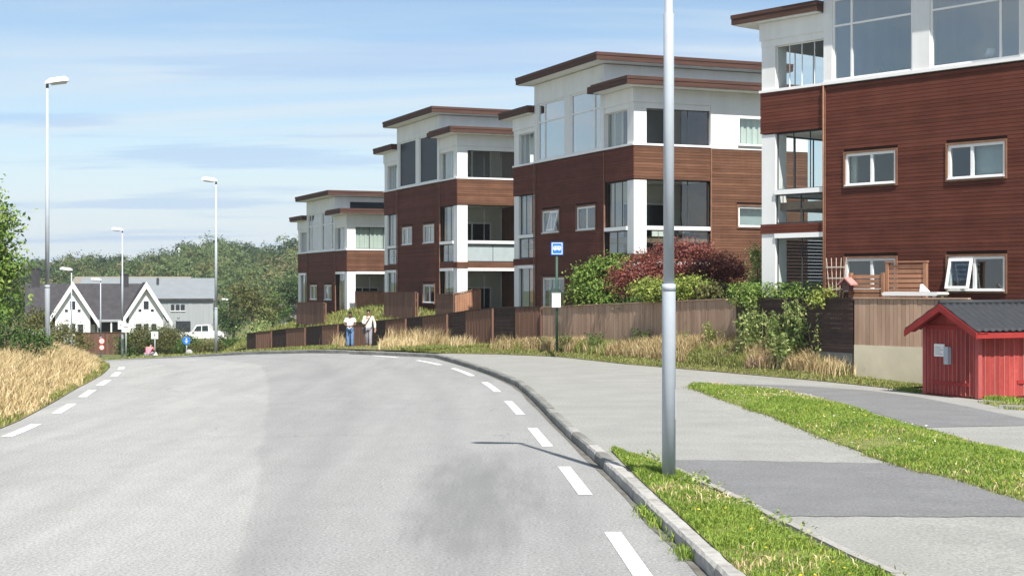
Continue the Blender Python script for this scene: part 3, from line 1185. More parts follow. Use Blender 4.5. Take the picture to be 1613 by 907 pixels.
        x0, x1 = (0.02, u1 - 0.002) if side == 0 else (u0 + 0.002, AL - 0.02)
        b.box(x0, x1, 0.02, 0.22, t + 1.36, t + 1.56)
        ex0, ex1 = (0.02, 0.22) if side == 0 else (AL - 0.22, AL - 0.02)
        b.box(ex0, ex1, 0.22, 3.19, t + 1.36, t + 1.56)
        b.build('lintel', 'white_wall', root)
        b = MB()
        x0, x1 = (-0.02, u1 - 0.002) if side == 0 else (u0 + 0.002, AL + 0.02)
        b.box(x0, x1, -0.02, 0.22, t + 1.56, t + 2.08)
        ex0, ex1 = (-0.02, 0.22) if side == 0 else (AL - 0.22, AL + 0.02)
        b.box(ex0, ex1, 0.22, 3.19, t + 1.56, t + 2.08)
        b.build('frieze', 'white_wall', root)
        b = MB()
        b.box(u0 + 0.22, u1 - 0.03, 0.22, 3.2, t + 1.98, t + 2.06)
        b.build('balcony_ceiling', 'white_wall', root)
        gm = 'clear_glass'
        glazed(F, fo0, fo1, t + 0.08, t + 1.355, 0.12, 4 if side == 0 else 3, gm if side == 0 else 'window_glass', fmat='white_frame', bar=0.006)
        glazed(FS, 0.56, 3.17, t + 0.08, t + 1.355, 0.12, 3, gm if side == 0 else 'window_glass', fmat='white_frame' if side == 0 else 'dark_metal', bar=0.006 if side == 0 else 0.012)
        # storey openings
        for fl in range(floors):
            zt = t - 1.24 - 2.96 * fl
            if fl == 0 and floors == 2:
                bg = opt.get('bay_glass', 'window_glass') if side == 0 else 'window_glass'
                glazed(F, fo0, fo1, zt - 1.67, zt, 0.12, 3, bg, name='glazing', bar=0.008)
                glazed(FS, 0.56, 3.17, zt - 1.67, zt, 0.12, 3, bg)
                b = F.mb()
                b.bx(fo0 + .001, fo1 - .001, -0.02, 0.2, zt - 1.81, zt - 1.672)
                b.build('rail', 'white_frame', root)
                b = FS.mb()
                b.bx(0.551, 3.17, -0.02, 0.2, zt - 1.81, zt - 1.672)
                b.build('rail', 'white_frame', root)
                bal = opt.get('balustrade', 'window_glass')
                glazed(F, fo0, fo1, zt - 2.67, zt - 1.812, 0.08, 2, bg, edge=0.04, name='balustrade')
                glazed(FS, 0.56, 3.17, zt - 2.67, zt - 1.812, 0.08, 2, bal, edge=0.04, name='balustrade')
            else:
                bg = opt.get('bay_glass', 'window_glass') if side == 0 else 'window_glass'
                glazed(F, fo0, fo1, 0.05, zt, 0.12, 2, bg, bar=0.008)
                if side == 0 and opt.get('ground_screen'):
                    FS.boards(0.57, 3.16, 0.05, zt - 0.16, mat='brown_board_pale', d=0.13)
                else:
                    glazed(FS, 0.56, 3.17, 0.05, zt, 0.12, 3, bg)
                b = F.mb()
                b.bx(fo0 + .001, fo1 - .001, -0.01, 0.1, zt - 0.14, zt - 0.002)
                b.build('lintel', 'white_frame', root)
                b = FS.mb()
                b.bx(0.551, 3.17, -0.01, 0.1, zt - 0.14, zt - 0.002)
                b.build('lintel', 'white_frame', root)
    # glazed doors from the flats out to the corner balconies
    tops = [t - 0.32] + ([t - 3.93] if floors == 2 else []) + [0.06]
    for side in (0, 1):
        for zf0 in tops:
            um = AM0 - 0.001 if side == 0 else AM1 + 0.001
            sg = -1 if side == 0 else 1
            hgt_ = 2.0
            b = MB()
            for (v0, v1, z0_, z1_) in ((0.7, 0.78, 0, hgt_), (1.62, 1.70, 0, hgt_), (2.6, 2.68, 0, hgt_), (0.78, 1.62, hgt_ - .08, hgt_), (1.70, 2.60, hgt_ - .08, hgt_), (0.78, 1.62, 0, .1), (1.70, 2.60, 0, .1)):
                b.box(min(um, um + sg * .05), max(um, um + sg * .05), v0, v1, zf0 + z0_, zf0 + z1_)
            dr = b.build('balcony_door', 'white_frame', root)
            for (v0, v1) in ((0.78, 1.62), (1.70, 2.60)):
                b = MB()
                b.box(min(um, um + sg * .02), max(um, um + sg * .02), v0, v1, zf0 + .1, zf0 + hgt_ - .08)
                b.build('pane', 'house_window', dr)
    # curtain in the corner rooms
    if opt.get('corner_curtain'):
        cb = S.mb()
        for i in range(18):
            s = 0.6 + 2.5 * i / 18
            cb.bx(s, s + 2.5 / 18, 0.24 + (.04 if i % 2 else 0), 0.26 + (.04 if i % 2 else 0), t + 0.1, t + 1.34)
        cb.build('curtain', 'curtain', root)
    # ---- main top floor: tall glazing between white posts
    gz0, gz1 = t + 0.09, t + 2.42
    b = MB()
    b.box(AM0 - 0.02, AM1 + 0.02, -0.06, 0.24, t + 0.001, t + 0.088)
    b.build('sill_course', 'white_frame', root)
    cpos = [(AM0, AM0 + 0.30), (5.42, 5.98), (AM1 - 0.30, AM1)]
    for a, c in cpos:
        b = MB()
        b.box(a, c, -0.03, 0.22, gz0, gz1)
        b.build('post', 'white_wall', root)
    tg = opt.get('top_glass', 'top_glass')
    tb = opt.get('top_behind')
    F.window(AM0 + 0.302, 5.418, gz0, gz1, frame=0.06, mull=() if opt.get('top_plain') else (0.24,), transom=None if opt.get('top_plain') else 1.56, glass=tg, trim=False, behind=tb, sill=False, name='tall_window')
    F.window(5.982, AM1 - 0.302, gz0, gz1, frame=0.06, mull=() if opt.get('top_plain') else (0.78,), transom=None if opt.get('top_plain') else 1.56, glass=tg, trim=False, behind=tb, sill=False, name='tall_window')
    b = MB()
    b.box(AM0 - 0.012, AM1 + 0.012, -0.035, 0.24, gz1 + 0.002, t + 3.24)
    b.box(AM0 - 0.012, AM0 + 0.2, 0.24, AD, t + 2.0, t + 3.24)
    b.box(AM1 - 0.2, AM1 + 0.012, 0.24, AD, t + 2.0, t + 3.24)
    b.box(AM0 + 0.2, AM1 - 0.2, AD - 0.2, AD + 0.01, t, t + 3.24)
    b.build('upper_frieze', 'white_wall', root)
    if opt.get('clerestory'):
        S2 = Face(root, 'right')
        b = MB()
        b.box(AM1 + 0.014, AM1 + 0.04, 0.9, 5.6, t + 2.50, t + 2.95)
        b.build('clerestory_window', 'dark_blind', root)
    # ---- roofs
    def roof(name, u0, u1, v0, v1, z, th=0.26, notch=None):
        b = MB()
        b.box(u0, u1, v0, v1, z, z + th)
        r = b.build(name, 'roof_fascia', root)
        b = MB()
        b.box(u0 + 0.03, u1 - 0.03, v0 + 0.03, v1 - 0.03, z + th + 0.001, z + th + 0.02)
        b.build('roofing', 'roof_felt', r)
        b = MB()
        b.box(u0 + 0.06, u1 - 0.06, v0 + 0.06, v1 - 0.06, z - 0.03, z - 0.001)
        b.build('soffit', 'white_wall', r)
        b = MB()
        b.box(u0 - 0.018, u1 + 0.018, v0 - 0.018, v0 - 0.001, z + th - 0.085, z + th + 0.03)
        b.box(u1 + 0.001, u1 + 0.018, v0 - 0.001, v1, z + th - 0.085, z + th + 0.03)
        b.build('drip_board', 'roof_fascia', r)
        return r
    roof('main_roof', AM0 - 0.62, AM1 + 0.62, -0.62, AD + 0.5, t + 3.30)
    roof('bay_roof', AM1 + 0.014, AL + 0.62, -0.56, AD + 0.5, t + 2.12)
    b = MB()
    b.box(AM1 - 0.34, AM1 + 0.0, -0.56, -0.075, t + 2.12, t + 2.37)
    b.build('eave_end', 'roof_fascia', root)
    roof('bay_roof', -0.85, AM0 - 0.014, -0.34, AD + 0.5, t + 2.12)
    b = MB()
    b.tube([(AM0 + 0.02, -0.07, 0), (AM0 + 0.02, -0.07, t + 0.0)], 0.022, 6)
    b.build('downpipe', 'brown_trim', root, smooth=True)
    return root


ANG = math.atan2(-0.925, 0.38)
b1 = apartment((-13.96, 99.25), ANG, 4.70, 0.5, 1, 'lowest and farthest brown boarded apartment building, only one storey below its white top floor',
               dict(top_glass='window_glass', corner_curtain=True, clerestory=True, win={}, side_board='brown_board_pale'))
b2 = apartment((-6.93, 82.35), ANG, 7.65, 0.5, 2, 'brown boarded apartment building with dark blinds behind its tall top windows, third from the right',
               dict(top_glass='dark_screen', top_plain=True, balustrade='frosted_panel', win={(1, 0): None, (0, 0): dict(behind=('curtain', 0, 0.3)), (0, 1): dict(behind=('curtain', 0.3, 0.6))},
                    side_board='brown_board_pale'))
b3 = apartment((0.05, 65.55), ANG, 7.66, 0.5, 2, 'brown boarded apartment building behind the bus stop sign and the dark red maple',
               dict(win={(0, 0): dict(tilt=1), (1, 0): dict(a=3.2, c=5.4, z0=0.6, z1=2.42, door=True), (1, 1): None}, side_board='brown_board_pale'))
ANG4 = math.atan2(-0.768, 0.64)
b4 = apartment((7.43, 45.6), ANG4, 8.31, 1.0, 2, 'nearest brown boarded apartment building, cut by the right edge, behind the red shed',
               dict(top_glass='bright_glass', room='white_wall', ground_screen=True, bay_glass='clear_glass', win={(0, 0): dict(behind=('curtain', 0.02, 0.12)), (0, 1): dict(mull=(0.42,), behind=('grey_blind', 0.42, 1.0)), (1, 1): dict(mull=(0.46,), tilt=0),
                    (1, 0): {}}, balcony_wall='brown_board_pale'))

# ------------------------------------------------------------------ fences and walls
def fence_run(name, label, pts, zb, zt, mode, mat, post='fence_brown', cap=True, boards=True, posts=True, cat='fence', group=None, pitch=0.118, post_gap=2.2):
    """one straight fence from pts[0] to pts[1]; zb/zt: bottom and top heights at both ends"""
    (xa, ya), (xb, yb) = pts
    L = math.hypot(xb - xa, yb - ya)
    ang = math.atan2(yb - ya, xb - xa)
    root = tag(empty(name, (xa, ya, zb[0]), ang), label, cat, group)
    zl = lambda s: zb[0] + (zb[1] - zb[0]) * s / L - zb[0]
    zh = lambda s: zt[0] + (zt[1] - zt[0]) * s / L - zb[0]
    pit = math.atan2(zt[1] - zt[0], L)
    if mode == 'vertical':
        k = max(1, int(L / pitch))
        w = L / k
        for i in range(k):
            s = i * w
            piece('board', mat, root, (s + 0.004, -0.012 + random.uniform(-.004, .004), zl(s)), (s + w - 0.006, 0.012, zh(s) - 0.03 + random.uniform(-.006, .006)))
    elif mode == 'horizontal':
        hgt = zt[0] - zb[0]
        k = max(1, int(hgt / 0.125))
        w = (hgt - 0.03) / k
        for i in range(k):
            o = piece('board', mat, root, (0, -0.012, i * w), (L / math.cos(pit), 0.012, i * w + w - 0.005))
            o.rotation_euler = (0, -pit, 0)
    b = MB()
    for zf in (0.22, 0.78):
        b.add([(0.02, 0.02, zl(0) + (zh(0) - zl(0)) * zf), (L - .02, 0.02, zl(L) + (zh(L) - zl(L)) * zf), (L - .02, 0.06, zl(L) + (zh(L) - zl(L)) * zf), (0.02, 0.06, zl(0) + (zh(0) - zl(0)) * zf),
               (0.02, 0.02, zl(0) + (zh(0) - zl(0)) * zf + .07), (L - .02, 0.02, zl(L) + (zh(L) - zl(L)) * zf + .07), (L - .02, 0.06, zl(L) + (zh(L) - zl(L)) * zf + .07), (0.02, 0.06, zl(0) + (zh(0) - zl(0)) * zf + .07)],
              [(0, 3, 2, 1), (4, 5, 6, 7), (0, 1, 5, 4), (1, 2, 6, 5), (2, 3, 7, 6), (3, 0, 4, 7)])
    b.build('back_rail', post, root)
    if cap:
        o = piece('cap_rail', post, root, (0, -0.05, zh(0) - 0.028), (L / math.cos(pit), 0.07, zh(0) + 0.008))
        o.rotation_euler = (0, -pit, 0)
    if posts:
        k = max(1, int(round(L / post_gap)))
        for i in range(k + 1):
            s = min(max(L * i / k, 0.05), L - 0.05)
            piece('post', post, root, (s - 0.04, 0.065, zl(s) - 0.3), (s + 0.04, 0.145, zh(s) - 0.035))
    return root


# pale boarded fence in front of the maple
fence_run('board_fence', 'long pale fence of upright boards behind the bus stop sign, below the red maple', [(1.15, 57.0), (6.82, 46.3)], (0.10, 0.72), (1.80, 2.19), 'vertical', 'fence_light', post='fence_light')
# fence running back from the concrete wall, its shade put into dark boards
fence_run('board_fence', 'dark shaded fence of level boards behind the tall green weeds', [(6.86, 46.2), (9.04, 40.36)], (0.72, 1.0), (2.19, 2.24), 'horizontal', 'fence_dark', post='fence_dark', post_gap=2.0)
# pale fence on the concrete wall beside the shed
fence_run('board_fence', 'pale upright board fence standing on the concrete wall beside the red shed', [(9.06, 40.3), (11.25, 37.5)], (1.0, 1.0), (2.25, 2.25), 'vertical', 'fence_light', post='fence_light', pitch=0.125)

wall = tag(empty('retaining_wall', (9.06, 40.3, -0.2), math.atan2(37.5 - 40.3, 11.25 - 9.06)), 'sand coloured concrete retaining wall under the pale fence by the shed', 'wall')
b = MB()
b.box(0, 3.55, -0.02, 0.22, 0, 1.2)
b.build('wall_face', 'concrete', wall)
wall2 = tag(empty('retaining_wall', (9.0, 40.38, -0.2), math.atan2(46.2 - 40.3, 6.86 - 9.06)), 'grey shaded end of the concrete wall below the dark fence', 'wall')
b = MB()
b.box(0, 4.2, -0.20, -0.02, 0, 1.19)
b.build('wall_face', 'concrete_shaded', wall2)  # same concrete in a darker grey: the end's shade put into its colour

# long fence running away to the left: panels of upright boards alternate with panels of level boards
FB = [(1.12, 57.1), (-0.73, 60.5), (-3.9, 69.6), (-7.85, 78), (-13.3, 91), (-17.1, 98)]
FBz = [(0.20, 1.80), (0.10, 1.72), (-0.33, 1.20), (-0.70, 0.73), (-1.18, 0.08), (-1.68, -0.44)]
c = np.r_[0, np.cumsum([math.hypot(FB[i + 1][0] - FB[i][0], FB[i + 1][1] - FB[i][1]) for i in range(5)])]
cuts_px = [854, 815, 777, 739, 705, 671, 640, 611, 583, 557, 533, 511, 481, 455, 428, 406, 387]
fine_s = np.linspace(0, c[-1], 3000)
fx = np.interp(fine_s, c, [p[0] for p in FB])
fy = np.interp(fine_s, c, [p[1] for p in FB])
fpx = 806.5 + 2400 * fx / fy
fence = tag(empty('panel_fence', (FB[0][0], FB[0][1], 0)), 'long brown panel fence falling away to the left behind the two people', 'fence')
cs = [float(np.interp(-p, -fpx, fine_s)) for p in cuts_px]
for i in range(len(cs) - 1):
    s0, s1 = cs[i], cs[i + 1]
    P0 = np.array([np.interp(s0, c, [p[0] for p in FB]), np.interp(s0, c, [p[1] for p in FB])])
    P1 = np.array([np.interp(s1, c, [p[0] for p in FB]), np.interp(s1, c, [p[1] for p in FB])])
    zb0, zb1 = [float(np.interp(s, c, [z[0] for z in FBz])) for s in (s0, s1)]
    zt0, zt1 = [float(np.interp(s, c, [z[1] for z in FBz])) for s in (s0, s1)]
    d = P1 - P0
    L = math.hypot(*d)
    d = d / L
    nv = np.array([-d[1], d[0]])            # to the left, towards the road
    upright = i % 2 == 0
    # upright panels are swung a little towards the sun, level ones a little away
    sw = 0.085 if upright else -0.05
    A0, A1 = (P0 - nv * sw * L * 0.5, P1 + nv * sw * L * 0.5)
    mb = MB()
    def pt(f, off, g):
        q = A0 + (A1 - A0) * f + nv * off
        zb = zb0 + (zb1 - zb0) * f
        zt = zt0 + (zt1 - zt0) * f
        return (q[0] - FB[0][0], q[1] - FB[0][1], zb + (zt - zb) * g)
    def slab(f0, f1, g0, g1, o0, o1):
        v = [pt(f0, o0, g0), pt(f1, o0, g0), pt(f1, o1, g0), pt(f0, o1, g0), pt(f0, o0, g1), pt(f1, o0, g1), pt(f1, o1, g1), pt(f0, o1, g1)]
        mb.add(v, [(0, 3, 2, 1), (4, 5, 6, 7), (0, 1, 5, 4), (1, 2, 6, 5), (2, 3, 7, 6), (3, 0, 4, 7)])
    if upright:
        k = max(4, int(L / 0.15))
        for j in range(k):
            slab((j + 0.03) / k, (j + 0.94) / k, 0, 0.985, 0.0, 0.025 if j % 2 else 0.032)
    else:
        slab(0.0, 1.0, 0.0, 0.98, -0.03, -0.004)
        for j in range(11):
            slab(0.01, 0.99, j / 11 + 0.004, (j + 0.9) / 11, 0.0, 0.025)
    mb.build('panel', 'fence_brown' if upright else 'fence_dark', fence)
    mb = MB()
    slab(0.0, 1.0, 0.987, 1.012, -0.03, 0.06)
    mb.build('cap_rail', 'fence_dark', fence)
    mb = MB()
    x, y = P0 - FB[0] + nv * (0.02)
    mb.box(x - 0.035, x + 0.035, y - 0.035, y + 0.035, zb0 - 0.3, zt0 - 0.03)
    mb.build('post', 'fence_brown', fence)


def local(p0, ang, u, v):
    ca, sa = math.cos(ang), math.sin(ang)
    return (p0[0] + ca * u - sa * v, p0[1] + sa * u + ca * v)


# garden screens by the far buildings
P1_, P2_, P4_ = (-13.96, 99.25), (-6.93, 82.35), (7.43, 45.6)
fence_run('garden_screen', 'low brown garden fence in front of the farthest building', [local(P1_, ANG, 5.2, -1.4), local(P1_, ANG, 11.6, -1.4)], (0.3, 0.3), (1.62, 1.66), 'vertical', 'fence_brown', pitch=0.3, cat='screen')
fence_run('garden_screen', 'orange brown screen beside the corner of the farthest building', [local(P1_, ANG, 12.7, 0.15), local(P1_, ANG, 12.7, 1.9)], (0.5, 0.5), (2.32, 2.32), 'vertical', 'screen_wood', pitch=0.2, cat='screen')
fence_run('garden_screen', 'brown garden fence at the far end of the building with dark blinds', [local(P2_, ANG, 3.84, -1.2), local(P2_, ANG, 8.9, -1.2)], (0.4, 0.4), (2.28, 2.30), 'vertical', 'fence_brown', pitch=0.2, cat='screen')
fence_run('garden_screen', 'brown slatted screen at the white corner column of the building with dark blinds', [local(P2_, ANG, 10.5, -0.75), local(P2_, ANG, 13.0, -0.75)], (0.4, 0.4), (2.22, 2.22), 'horizontal', 'fence_brown', cat='screen')
fence_run('garden_screen', 'narrow reddish screen at the right of the white corner column', [local(P2_, ANG, 13.02, -0.70), local(P2_, ANG, 13.02, 0.6)], (0.4, 0.4), (2.25, 2.5), 'vertical', 'screen_wood', cat='screen', posts=False)


# slatted screens in front of the nearest building, upright and framed
def slat_screen(label, u0, u1, v, z0, z1, frame=True):
    x, y = local(P4_, ANG4, u0, v)
    root = tag(empty('slat_screen', (x, y, z0), ANG4), label, 'screen', 'slatted screens on the terrace')
    L, h = u1 - u0, z1 - z0
    for s in (0, L - 0.09):
        piece('post', 'screen_wood', root, (s, -0.05, 0), (s + 0.09, 0.05, h + 0.05))
    k = int(h / 0.125)
    for i in range(k):
        z = h - (i + 1) * 0.125 + 0.02
        piece('slat', 'screen_wood', root, (0.092, -0.02, z), (L - 0.092, 0.015, z + 0.095))
    if frame:
        piece('top_rail', 'screen_wood', root, (-0.02, -0.06, h + 0.052), (L + 0.02, 0.06, h + 0.09))
    return root


slat_screen('low slatted wooden screen under the small dark window, behind the birdhouse', 4.30, 5.46, -1.30, 1.15, 2.86, frame=False)
slat_screen('framed slatted wooden screen behind the white garden table', 5.48, 6.75, -1.25, 1.15, 3.12)

# ------------------------------------------------------------------ red shed
SH_ANG = math.atan2(-0.90, 0.44)
shx, shy = 9.72, 35.95
shed = tag(empty('tool_shed', (shx, shy, -0.02), SH_ANG), 'small red wooden shed with dark corrugated roof beside the concrete wall', 'shed')
SW, SL, SE, SR = 1.80, 2.45, 1.66, 2.13          # gable width, length, eave height, ridge height
b = MB()
b.prism([(0.03, 0.02), (SW - 0.03, 0.02), (SW - 0.03, SE), (SW / 2, SR - 0.03), (0.03, SE)], 'y', 0.03, SL)
b.build('wall', 'shed_red', shed)
k = 13
w = SW / k
for i in range(k):                                # gable boards, every other one set proud
    xm = (i + 0.5) * w
    top = SE - 0.02 if True else 0
    piece('board', 'shed_red', shed, (i * w + 0.006, 0.0 if i % 2 else 0.012, 0.05 + random.uniform(0, .02)), ((i + 1) * w - 0.006, 0.03, SE - 0.09))
piece('cross_board', 'shed_red_trim', shed, (0.02, -0.018, SE - 0.09), (SW - 0.02, 0.028, SE + 0.0))
b = MB()
b.prism([(0.1, SE + 0.005), (SW - 0.1, SE + 0.005), (SW / 2, SR - 0.06)], 'y', 0.005, 0.028)
b.build('gable_board', 'shed_red', shed)
k = 17
w = SL / k
for i in range(k):                                # boards of the long side
    piece('board', 'shed_red', shed, (SW - 0.03, 0.05 + i * w + 0.006, 0.05 + random.uniform(0, .02)), (SW + (0.0 if i % 2 else -0.012), 0.05 + (i + 1) * w - 0.006, SE - 0.06))
piece('corner_board', 'shed_corner', shed, (SW - 0.09, -0.022, 0.03), (SW + 0.022, 0.09, SE - 0.05))
piece('corner_board', 'shed_corner', shed, (-0.022, -0.022, 0.03), (0.09, 0.06, SE - 0.05))
for i in range(1, 13):
    piece('batten', 'seam_pale', shed, (i * SW / 13 - 0.007, -0.006, 0.06), (i * SW / 13 + 0.007, 0.02, SE - 0.10))
for i in range(1, 17):
    piece('batten', 'seam_pale' if i % 2 else 'shed_corner', shed, (SW - 0.02, 0.05 + i * SL / 17 - 0.007, 0.06), (SW + 0.006, 0.05 + i * SL / 17 + 0.007, SE - 0.07))
piece('base_board', 'shed_red_trim', shed, (0.3, -0.02, 0.28), (SW - 0.3, 0.0, 0.36))
piece('door_batten', 'shed_red_trim', shed, (SW + 0.003, 1.15, 0.33), (SW + 0.02, 2.2, 0.41))
b = MB()
b.box(0.38, 0.72, -0.03, -0.004, 0.93, 1.22)
nt = b.build('notice', 'sign_white', shed)
b = MB()
for i in range(4):
    b.box(0.42, 0.68 - (i % 2) * .08, -0.032, -0.0305, 0.98 + i * 0.05, 0.995 + i * 0.05)
b.build('printed_lines', 'sign_grey', nt)
b = MB()
b.box(0.79, 0.93, -0.11, -0.004, 0.76, 1.14)
b.box(0.785, 0.935, -0.115, -0.02, 1.14, 1.165)
b.build('letter_box', 'galvanised', shed)
# corrugated roof sheets
OV = 0.30
for sg, nm in ((1, 'roof_sheet'), (-1, 'roof_sheet')):
    nx, ny = 10, 113
    slope = (SR - SE) / (SW / 2)
    V_, F_ = [], []
    for i in range(ny):
        y = -0.32 + (SL + 0.6) * i / (ny - 1)
        for j in range(nx):
            tt = j / (nx - 1) * (SW / 2 + OV)
            step = -0.012 * ((j % 3) / 2.0)
            z = SR + 0.05 - tt * slope + 0.018 * math.sin(2 * math.pi * y / 0.2) + 0.012 * (1 if j % 3 == 0 else 0)
            V_.append((SW / 2 + sg * tt, y, z))
    for i in range(ny - 1):
        for j in range(nx - 1):
            q = (i * nx + j, i * nx + j + 1, (i + 1) * nx + j + 1, (i + 1) * nx + j)
            F_.append(q if sg > 0 else q[::-1])
    b = MB()
    b.add(V_, F_)
    o = b.build(nm, 'shed_roof', shed, smooth=True)
    sol = o.modifiers.new('thickness', 'SOLIDIFY')
    sol.thickness = 0.02
b = MB()
b.tube([(SW / 2, -0.33, SR + 0.055), (SW / 2, SL + 0.29, SR + 0.055)], 0.06, 10)
b.build('ridge_cap', 'shed_roof', shed, smooth=True)
for sg in (1, -1):
    b = MB()
    slope = (SR - SE) / (SW / 2)
    xs = [SW / 2, SW / 2 + sg * (SW / 2 + OV)]
    zs = [SR + 0.025, SR + 0.025 - (SW / 2 + OV) * slope]
    b.prism([(xs[0], zs[0]), (xs[1], zs[1]), (xs[1], zs[1] - 0.15), (xs[0], zs[0] - 0.17)], 'y', -0.345, -0.315)
    b.build('barge_board', 'shed_red_trim', shed)
    b = MB()
    b.prism([(xs[0], zs[0] - 0.02), (xs[1], zs[1] - 0.02), (xs[1], zs[1] - 0.05), (xs[0], zs[0] - 0.05)], 'y', -0.31, 0.0)
    b.build('roof_soffit', 'shed_red_trim', shed)
b = MB()
ez = SR + 0.02 - (SW / 2 + OV) * slope
b.box(SW + OV - 0.03, SW + OV, -0.31, SL + 0.25, ez - 0.13, ez - 0.01)
b.build('eave_board', 'shed_red_trim', shed)
b = MB()
b.box(SW - 0.02, SW + OV - 0.031, -0.30, SL + 0.2, ez - 0.02, ez - 0.005)
b.build('eave_soffit', 'shed_red_trim', shed)
# pale kerb edging in front of the shed
ek = structure(empty('shed_edging', (0, 0, 0)))
for i in range(3):
    x0_, y0_ = 10.15 + 0.85 * i, 31.75 - 0.35 * i
    o = piece('edging_stone', 'kerb_stone', ek, (x0_, y0_, HPs(x0_, y0_) - 0.03), (x0_ + 0.9, y0_ + 0.1, HPs(x0_, y0_) + 0.07))
    o.rotation_euler = (0, 0, -0.39)


# ------------------------------------------------------------------ street lamps
def street_lamp(x, y, h, r, head_dir, label, base_z=None, sleeve=2.4, head=0.72, signs=None):
    z = Hs(x, y) if base_z is None else base_z
    root = tag(empty('street_lamp', (x, y, z)), label, 'street lamp', 'street lamps along the road')
    b = MB()
    b.tube([(0, 0, -0.1), (0, 0, sleeve), (0, 0, sleeve + 0.02)], [r, r, r * 0.95], 20)
    b.build('base_sleeve', 'galvanised', root, smooth=True)
    b = MB()
    b.tube([(0, 0, sleeve + 0.021), (0, 0, 5.78 if h > 7 else h * .6), (0, 0, 5.80 if h > 7 else h * .61), (0, 0, h)], [r * 0.80, r * 0.76, r * 0.60, r * 0.48], 20)
    b.build('pole', 'galvanised', root, smooth=True)
    b = MB()
    b.tube([(0, 0, sleeve - 0.06), (0, 0, sleeve + 0.03)], r * 1.03, 20)
    b.build('collar', 'galvanised', root, smooth=True)
    b = MB()
    b.box(r * 0.75, r * 0.98 + 0.004, -0.03, 0.03, 0.75, 1.12)
    b.build('hatch', 'galvanised', root)
    # head: a flat shell with a glass underside
    a = math.atan2(head_dir[1], head_dir[0])
    hd = MB()
    prof = [(-0.06, 0.05), (0.10, 0.075), (0.35, 0.12), (0.62, 0.13), (head, 0.09), (head + 0.03, 0.03)]
    vs, fs = [], []
    for (s, wd) in prof:
        zt = 0.17 if 0.05 < s < head else 0.09
        for (yy, zz) in [(-wd, 0.0), (-wd * 0.95, zt * 0.6), (-wd * 0.5, zt), (wd * 0.5, zt), (wd * 0.95, zt * 0.6), (wd, 0.0)]:
            vs.append((s, yy, zz + s * 0.10))
    m = 6
    for i in range(len(prof) - 1):
        for k in range(m):
            fs.append((i * m + k, i * m + (k + 1) % m, (i + 1) * m + (k + 1) % m, (i + 1) * m + k))
    fs += [tuple(range(m)), tuple((len(prof) - 1) * m + k for k in range(m))[::-1]]
    hd.add(vs, fs)
    ho = hd.build('lamp_head', 'lamp_white', root, loc=(0, 0, h - 0.02), rot=(0, 0, a))
    gl = MB()
    gl.add([(0.12, -0.07, 0.0), (0.64, -0.11, 0.052), (0.64, 0.11, 0.052), (0.12, 0.07, 0.0), (0.14, -0.05, -0.05), (0.62, -0.09, -0.0), (0.62, 0.09, -0.0), (0.14, 0.05, -0.05)],
           [(4, 7, 6, 5), (0, 1, 5, 4), (1, 2, 6, 5), (2, 3, 7, 6), (3, 0, 4, 7), (0, 3, 2, 1)])
    gl.build('lamp_glass', 'lamp_glass', ho)
    cb = MB()
    cb.tube([(0, 0, h - 0.16), (0, 0, h + 0.04)], r * 0.55, 12)
    cb.build('head_clamp', 'dark_metal', root, smooth=True)
    return root


street_lamp(1.95, 18.95, 8.0, 0.085, (-1, 0.05), 'grey metal lamp pole in the grass strip beside the near kerb', base_z=0.12)
street_lamp(-15.25, 50.0, 9.05, 0.085, (1, -0.15), 'tall lamp pole in the dry grass at the far left', base_z=0.16)
street_lamp(-15.15, 78.0, 8.9, 0.085, (-1, -0.1), 'tall lamp pole behind the far kerb in front of the wooded hill', base_z=-0.94)
street_lamp(-26.8, 104.8, 8.9, 0.085, (-1, -0.1), 'lamp pole before the hedge beside the white gabled house')
street_lamp(-29.2, 101, 6.1, 0.075, (-1, -0.2), 'shorter lamp pole in front of the left white gable', sleeve=1.6)
street_lamp(-32.4, 120, 6.1, 0.075, (-1, -0.1), 'short lamp pole carrying two round signs', base_z=-3.0, sleeve=1.6)
street_lamp(-32.6, 175, 4.4, 0.07, (-1, 0), 'small far lamp pole beside the white pickup truck', sleeve=1.2)

# ------------------------------------------------------------------ signs
bx, by, bz = at(877, 545, 53.0)
bus = tag(empty('bus_stop_sign', (bx, by, bz - 0.15)), 'blue bus stop sign and white timetable case on a dark green post', 'sign')
b = MB()
b.tube([(0, 0, 0), (0, 0, 3.55)], 0.045, 12)
b.build('post', 'green_metal', bus, smooth=True)
b = MB()
b.box(-0.20, 0.22, -0.075, -0.048, 3.32, 3.76)
pl = b.build('sign_plate', 'sign_blue', bus)
b = MB()
b.box(-0.17, 0.19, -0.079, -0.076, 3.715, 3.735)
b.box(-0.17, 0.19, -0.079, -0.076, 3.345, 3.365)
b.box(-0.17, -0.15, -0.079, -0.076, 3.365, 3.715)
b.box(0.17, 0.19, -0.079, -0.076, 3.365, 3.715)
b.build('border', 'sign_white', pl)
b = MB()                                          # bus pictogram
b.prism([(-0.12, 3.50), (-0.12, 3.60), (-0.09, 3.625), (0.125, 3.625), (0.145, 3.60), (0.145, 3.50)], 'y', -0.081, -0.076)
b.disc((-0.06, 3.495), 0.028, 'y', -0.082, -0.076, 12)
b.disc((0.085, 3.495), 0.028, 'y', -0.082, -0.076, 12)
b.build('bus_symbol', 'sign_white', pl)
b = MB()
for k in range(4):
    b.box(-0.10 + k * 0.058, -0.055 + k * 0.058, -0.084, -0.0815, 3.56, 3.60)
b.build('symbol_windows', 'sign_blue', pl)
b = MB()
b.box(-0.17, 0.13, -0.13, -0.05, 1.50, 1.98)
tcse = b.build('timetable_case', 'sign_white', bus)
b = MB()
b.box(-0.185, 0.145, -0.135, -0.045, 1.981, 2.01)
b.build('case_top', 'sign_grey', tcse)


